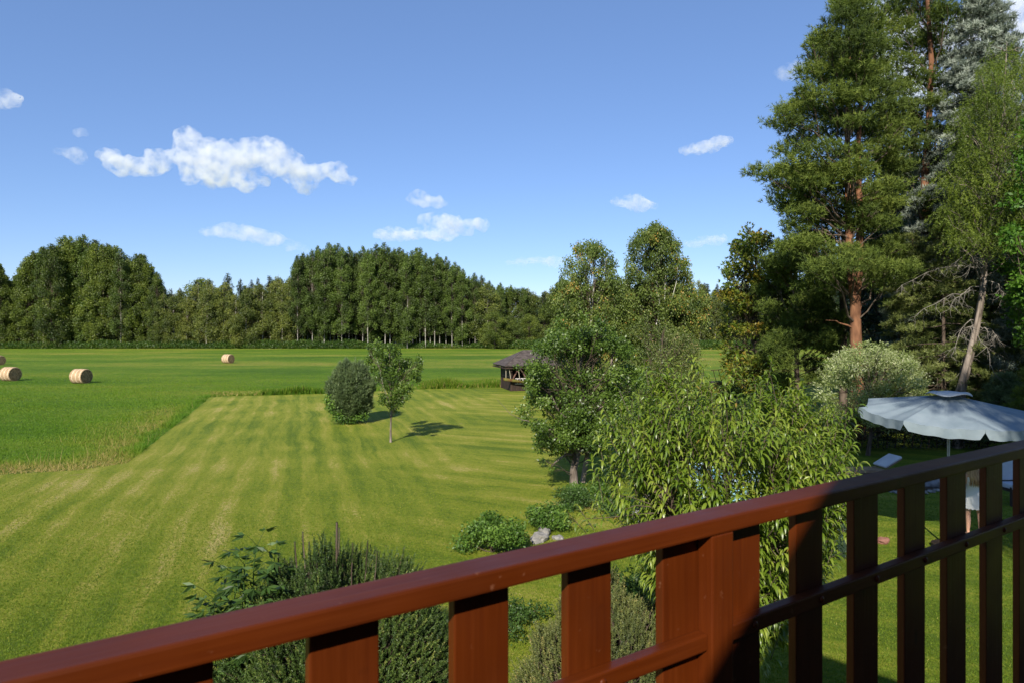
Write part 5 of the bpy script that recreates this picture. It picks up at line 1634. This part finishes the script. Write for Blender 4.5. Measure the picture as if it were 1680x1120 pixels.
# ------------------------------------------------------------------ house, balcony and railing
dv = Vector((.83, .558, 0)).normalized(); nv = Vector((-.558, .83, 0)).normalized()
BAL = Matrix(((dv.x, nv.x, 0, 0), (dv.y, nv.y, 0, 0), (0, 0, 1, 0), (0, 0, 0, 1)))   # local (t, D, z) -> world
def bal_empty(name): 
    o = empty(name); o.matrix_world = BAL; return o
M['stain'] = None
def stain():
    m = bpy.data.materials.new('redbrown_wood_stain'); nt, n, l = nodes_of(m); p = n['Principled BSDF']
    p.inputs['Specular IOR Level'].default_value = .20
    p.inputs['Coat Weight'].default_value = .0; p.inputs['Coat Roughness'].default_value = .3
    tc = n.new('ShaderNodeTexCoord')
    geo = n.new('ShaderNodeNewGeometry')
    def nz(sc, st, det=6):
        mp = n.new('ShaderNodeMapping'); mp.inputs['Scale'].default_value = st; l.new(tc.outputs['Object'], mp.inputs[0])
        z = n.new('ShaderNodeTexNoise'); z.inputs['Scale'].default_value = sc; z.inputs['Detail'].default_value = det; l.new(mp.outputs[0], z.inputs[0]); return z.outputs[0]
    at_ = n.new('ShaderNodeAttribute'); at_.attribute_name = 'grain'   # 0 along t, 1 upright
    mixg = n.new('ShaderNodeMix'); mixg.data_type = 'FLOAT'
    l.new(at_.outputs['Fac'], mixg.inputs[0]); l.new(nz(6, (.6, 14, 14)), mixg.inputs[2]); l.new(nz(6, (14, 14, .6)), mixg.inputs[3])
    rp = ramp(n, [(.3, (.068, .0120, .0010)), (.55, (.080, .0150, .0013)), (.8, (.094, .019, .0025))]); l.new(mixg.outputs[0], rp.inputs[0])
    big = nz(3.5, (1, 1, 1), 3)
    mr = n.new('ShaderNodeMapRange'); mr.inputs[1].default_value = .3; mr.inputs[2].default_value = .7; mr.inputs[3].default_value = .8; mr.inputs[4].default_value = 1.15; l.new(big, mr.inputs[0])
    hs = n.new('ShaderNodeHueSaturation'); l.new(mr.outputs[0], hs.inputs['Value']); l.new(rp.outputs[0], hs.inputs['Color']); sc_ = n.new('ShaderNodeMapRange'); sc_.inputs[1].default_value = .70; sc_.inputs[2].default_value = .76; sc_.inputs[4].default_value = .45; l.new(nz(38, (1, 1, 1), 3), sc_.inputs[0])
    wm = n.new('ShaderNodeMix'); wm.data_type = 'RGBA'; l.new(sc_.outputs[0], wm.inputs[0]); l.new(hs.outputs[0], wm.inputs[6]); wm.inputs[7].default_value = (.20, .085, .045, 1)
    kn = n.new('ShaderNodeMapRange'); kn.inputs[1].default_value = .31; kn.inputs[2].default_value = .25; kn.inputs[4].default_value = .6; l.new(nz(13, (1, 1, .6), 2), kn.inputs[0])
    km = n.new('ShaderNodeMix'); km.data_type = 'RGBA'; l.new(kn.outputs[0], km.inputs[0]); l.new(wm.outputs[2], km.inputs[6]); km.inputs[7].default_value = (.022, .005, .002, 1)
    l.new(km.outputs[2], p.inputs['Base Color'])
    rr = n.new('ShaderNodeMapRange'); rr.inputs[3].default_value = .36; rr.inputs[4].default_value = .60; l.new(nz(9, (1, 1, 1), 5), rr.inputs[0]); l.new(rr.outputs[0], p.inputs['Roughness'])
    b = n.new('ShaderNodeBump'); b.inputs['Strength'].default_value = .35; b.inputs['Distance'].default_value = .002; l.new(mixg.outputs[0], b.inputs['Height']); l.new(b.outputs[0], p.inputs['Normal'])
    return m
M['stain'] = stain()
def grain(o, g):
    a = o.data.attributes.new('grain', 'FLOAT', 'POINT')
    a.data.foreach_set('value', np.full(len(o.data.vertices), g, dtype=np.float32)); return o

rail = bal_empty('balcony_railing'); tag(rail, 'red-brown stained wooden balcony railing crossing the foreground', 'railing')
TOP = H - .40
grain(MB().box((-1.25, .964, TOP - .036), (4.35, 1.036, TOP), bev=.005).build('handrail', M['stain'], rail), 0)
zm = H - .6486
for (a, b) in ((-1.25, 1.1625), (1.2325, 4.35)):
    grain(MB().box((a, .978, zm - .036), (b, 1.0076, zm), bev=.004).build('middle_rail', M['stain'], rail), 0)
for (a, b) in ((-1.25, 1.1625), (1.2325, 4.35)):
    grain(MB().box((a, .978, 3.22), (b, 1.0076, 3.256), bev=.004).build('bottom_rail', M['stain'], rail), 0)
grain(MB().box((1.163, .966, 3.02), (1.232, 1.0075, TOP - .0365), bev=.004).build('post', M['stain'], rail), 1)
grain(MB().box((-1.32, .966, 3.02), (-1.252, 1.036, TOP + .0), bev=.004).build('post', M['stain'], rail), 1)
grain(MB().box((4.352, .966, 3.02), (4.42, 1.036, TOP + .0), bev=.004).build('post', M['stain'], rail), 1)
rr = random.Random(2)
SL = [(.3154, .4258), (.5606, .671), (.8046, .9138), (1.0577, 1.20), (1.262, 1.3815), (1.5233, 1.638), (1.7828, 1.906), (2.0488, 2.172), (2.3087, 2.439), (2.5855, 2.7135)]
SL = [(.3154 - .2425 * k, .4258 - .2425 * k) for k in range(6, 0, -1)] + SL + [(2.5855 + .268 * k, 2.7135 + .268 * k) for k in range(1, 6)]
for (t0, t1) in SL:
    sl = grain(MB().box((t0, 1.008, 3.06), (t1, 1.030, TOP - .0375), bev=.003).build('slat', M['stain'], rail), 1)
    if not (1.10 < t0 + .06 < 1.30):
        MB().sphere((t0 + .06, .977, zm - .018), .0085, (1, .55, 1), 14).build('bolt', M['stain'], sl, True)

M['plaster'] = surf('dark_timber_cladding', (.045, .022, .012), (.08, .042, .025), 4, .8, .25, .3, 20, (8, 8, .4))
M['roof_tile'] = surf('brown_roof_tiles', (.10, .04, .03), (.16, .07, .05), 3, .8, .3, .4, 10)
M['deck'] = surf('balcony_deck', (.05, .028, .02), (.09, .055, .04), 5, .8, .3, .2, 20, (.4, 4, 1))
def house():
    root = bal_empty('house'); tag(root, 'dark timber clad house with steep brown gable roof carrying the balcony', 'house')
    cr, zr, tn = .754, 7.34, .781
    y0, y1 = -1.45, -10.5
    hw = 4.4
    # walls: pentagon prism
    bm = bmesh.new()
    zt = zr - .25; ze = zt - tn * hw
    prof = [(cr - hw, 0), (cr + hw, 0), (cr + hw, ze), (cr, zt), (cr - hw, ze)]
    A = [bm.verts.new((x, y0, z)) for x, z in prof]; B = [bm.verts.new((x, y1, z)) for x, z in prof]
    bm.faces.new(A); bm.faces.new(B[::-1])
    for i in range(5): bm.faces.new((A[i], A[(i + 1) % 5], B[(i + 1) % 5], B[i]))
    bmesh.ops.recalc_face_normals(bm, faces=bm.faces)
    me = bpy.data.meshes.new('walls'); bm.to_mesh(me); bm.free(); me.materials.append(M['plaster']); link('walls', me, root)
    for s in (-1, 1):
        e = 5.2
        bm = bmesh.new(); q = .2
        P = [(cr, zr), (cr + s * e, zr - tn * e), (cr + s * e, zr - tn * e - q), (cr, zr - q)]
        A = [bm.verts.new((x, -1.036, z)) for x, z in P]; B = [bm.verts.new((x, -10.9, z)) for x, z in P]
        bm.faces.new(A); bm.faces.new(B[::-1])
        for i in range(4): bm.faces.new((A[i], A[(i + 1) % 4], B[(i + 1) % 4], B[i]))
        bmesh.ops.recalc_face_normals(bm, faces=bm.faces)
        me = bpy.data.meshes.new('roof'); bm.to_mesh(me); bm.free(); me.materials.append(M['roof_tile']); link('roof', me, root)
    d = MB().box((.1, -1.46, 3.1), (1.1, -1.40, 5.15)).build('balcony_door', M['wood_dark'], root)
    g = surf('window_glass', (.02, .025, .03), None, 1, .05, .6)
    MB().box((.2, -1.402, 3.3), (1.0, -1.395, 5.05)).build('pane', g, d)
    for x in (-2.2, 2.4):
        w = MB().box((x - .5, -1.46, 1.0), (x + .5, -1.40, 2.2)).build('window', M['wood_dark'], root)
        MB().box((x - .42, -1.402, 1.08), (x + .42, -1.395, 2.12)).build('pane', g, w)
house()
bal = bal_empty('balcony'); tag(bal, 'wooden balcony deck on posts in front of the gable', 'balcony')
MB().box((-1.32, -1.44, 2.92), (4.42, 1.04, 3.0)).build('deck', M['deck'], bal)
for t in (-1.25, 1.55, 4.35): MB().box((t - .06, .85, 0), (t + .06, .97, 2.918)).build('support_post', M['stain'], bal)

# tall tree out of the picture, behind the camera's right: its shade falls on parasol and hedge
def shade_tree(x, y, r, z0, z1, lab, seed):
    rng = np.random.default_rng(seed)
    pads = []
    for i in range(170):
        a = rng.uniform(0, 6.28); q = math.sqrt(rng.random()) * r; z = rng.uniform(z0, z1)
        q *= np.interp(z, [z0, z0 + 3, z1 - 3, z1], [.88, 1, .95, .5])
        pads.append(((q * math.cos(a), q * math.sin(a), z), (.85, .85, .45), 1))
    build_tree('scots_pine', (x, y, 0), [(0, 0, 0), (.1, 0, 6), (0, .1, 12), (0, 0, z1 - .5)], .28, pads, 'needle', .2, 110, M['pine'], M['bark_pine'], flatcol(.5, .1),
               lab, 'pine', seed=seed)
shade_tree(7.4, -.8, 3.1, 12.9, 18.8, 'tall pine nearest the house shading the parasol', 6)
shade_tree(12.6, -1.0, 4.2, 15.5, 20.8, 'tall pine farther right of the house shading the hedge', 7)

# ------------------------------------------------------------------ clouds
def cloud_mat(dens):
    m = bpy.data.materials.new('cloud_vapour'); nt, n, l = nodes_of(m); n.clear()
    v = n.new('ShaderNodeVolumePrincipled'); v.inputs['Color'].default_value = (1, 1, 1, 1)
    v.inputs['Anisotropy'].default_value = .0
    tc = n.new('ShaderNodeTexCoord')
    z = n.new('ShaderNodeTexNoise'); z.inputs['Scale'].default_value = 1 / 40.; z.inputs['Detail'].default_value = 6; z.inputs['Roughness'].default_value = .66
    l.new(tc.outputs['Object'], z.inputs[0])
    mr = n.new('ShaderNodeMapRange'); mr.inputs[1].default_value = .43; mr.inputs[2].default_value = .66; mr.inputs[3].default_value = 0; mr.inputs[4].default_value = dens
    l.new(z.outputs[0], mr.inputs[0]); l.new(mr.outputs[0], v.inputs['Density'])
    o = n.new('ShaderNodeOutputMaterial'); l.new(v.outputs[0], o.inputs['Volume'])
    m.cycles.volume_sampling = 'DISTANCE' if hasattr(m.cycles, 'volume_sampling') else 'DISTANCE'
    return m
CM = {}
def cloud(lobes, label, dens=.03, Y=2400., seed=1, vox=9.):
    c0 = at(sum(q[0] for q in lobes) / len(lobes), sum(q[1] for q in lobes) / len(lobes), Y)
    bm = bmesh.new()
    rb = random.Random(seed)
    for (px, py, rx, ry) in lobes:
        for k in range(5):
            qx = px + rb.uniform(-.55, .55) * rx * (k > 0); qy = py + rb.uniform(-.45, .45) * ry * (k > 0); f = 1. if k == 0 else rb.uniform(.4, .65)
            p = at(qx, qy, Y + rb.uniform(-.4, .4) * rx * Y / F) - c0
            g = bmesh.ops.create_icosphere(bm, subdivisions=3, radius=1)
            bmesh.ops.transform(bm, matrix=Matrix.Translation(p) @ Matrix.Diagonal((rx * f * Y / F, (rx * .5 + ry * .5) * f * Y / F, ry * f * Y / F, 1)), verts=g['verts'])
    me = bpy.data.meshes.new('cloud'); bm.to_mesh(me); bm.free()
    o = link('cloud', me)
    rm = o.modifiers.new('remesh', 'REMESH'); rm.mode = 'VOXEL'; rm.voxel_size = vox
    dg = bpy.context.evaluated_depsgraph_get(); dg.update()
    me2 = bpy.data.meshes.new_from_object(o.evaluated_get(dg)); o.modifiers.clear(); o.data = me2; me2.name = 'cloud'
    co = np.empty(len(me2.vertices) * 3, dtype=np.float32); me2.vertices.foreach_get('co', co); co = co.reshape(-1, 3)
    no = np.empty_like(co).ravel(); me2.vertices.foreach_get('normal', no); no = no.reshape(-1, 3)
    off = Vector((seed * 13., 0, seed * 7.))
    dd = np.array([mnoise.fractal(Vector(p) / 60. + off, .8, 2.1, 4) for p in co])
    co += no * (dd * 22.)[:, None]
    me2.vertices.foreach_set('co', co.ravel()); me2.update()
    if dens not in CM: CM[dens] = cloud_mat(dens)
    me2.materials.clear(); me2.materials.append(CM[dens])
    o.location = c0
    tag(o, label, 'cloud')
    return o
cloud([(182, 256, 24, 12), (210, 272, 38, 15), (248, 278, 34, 14), (268, 262, 26, 16), (306, 232, 26, 20), (325, 252, 45, 28), (345, 285, 52, 20), (385, 258, 50, 26), (430, 250, 45, 22), (462, 262, 40, 24), (500, 285, 42, 16), (545, 280, 26, 16), (565, 292, 24, 9), (505, 308, 26, 9), (400, 298, 40, 14)],
      'largest white cloud with flat base above the left wood', .024, seed=2)
cloud([(108, 248, 24, 8), (122, 258, 14, 7)], 'small wispy cloud left of the largest cloud', .012, seed=3)
cloud([(133, 216, 11, 8)], 'tiny puff above the small wispy cloud', .012, seed=4)
cloud([(10, 158, 26, 13), (22, 168, 16, 7)], 'cloud cut by the left edge of the sky', .015, seed=5)
cloud([(385, 382, 55, 8), (425, 392, 52, 9)], 'long flat cloud above the gap in the far wood', .014, seed=6)
cloud([(690, 328, 26, 9), (712, 335, 26, 6)], 'oval cloud over the aspen stand, upper of the pair', .022, seed=7)
cloud([(650, 385, 38, 7), (700, 386, 55, 9), (722, 364, 34, 11), (745, 378, 30, 8), (782, 366, 26, 11)], 'broad bumpy cloud just over the aspen stand', .024, seed=8)
cloud([(1140, 248, 26, 9), (1160, 240, 28, 10), (1184, 233, 18, 8)], 'slanting bright cloud left of the tall pines', .024, seed=9)
cloud([(1025, 328, 28, 9), (1050, 336, 30, 9)], 'oval cloud above the right garden birch', .022, seed=10)
cloud([(850, 428, 22, 6), (890, 430, 38, 7)], 'thin low cloud left of the garden birches', .010, seed=11)
cloud([(1140, 398, 26, 5), (1175, 395, 30, 6)], 'thin low cloud right of the garden birches', .012, seed=12)
cloud([(1290, 120, 22, 12), (1312, 108, 20, 12)], 'faint cloud touching the twin pine', .010, seed=13)
cloud([(1640, 20, 60, 26), (1700, 50, 70, 40), (1580, 60, 60, 40), (1490, 60, 50, 40), (1470, 120, 60, 40), (1540, 150, 60, 30), (1450, 20, 40, 20)], 'large white cloud behind the tall pines at the top right', .02, seed=14)
cloud([(490, 410, 20, 5), (480, 400, 12, 4)], 'tiny low cloud beside the aspen stand', .010, seed=15)
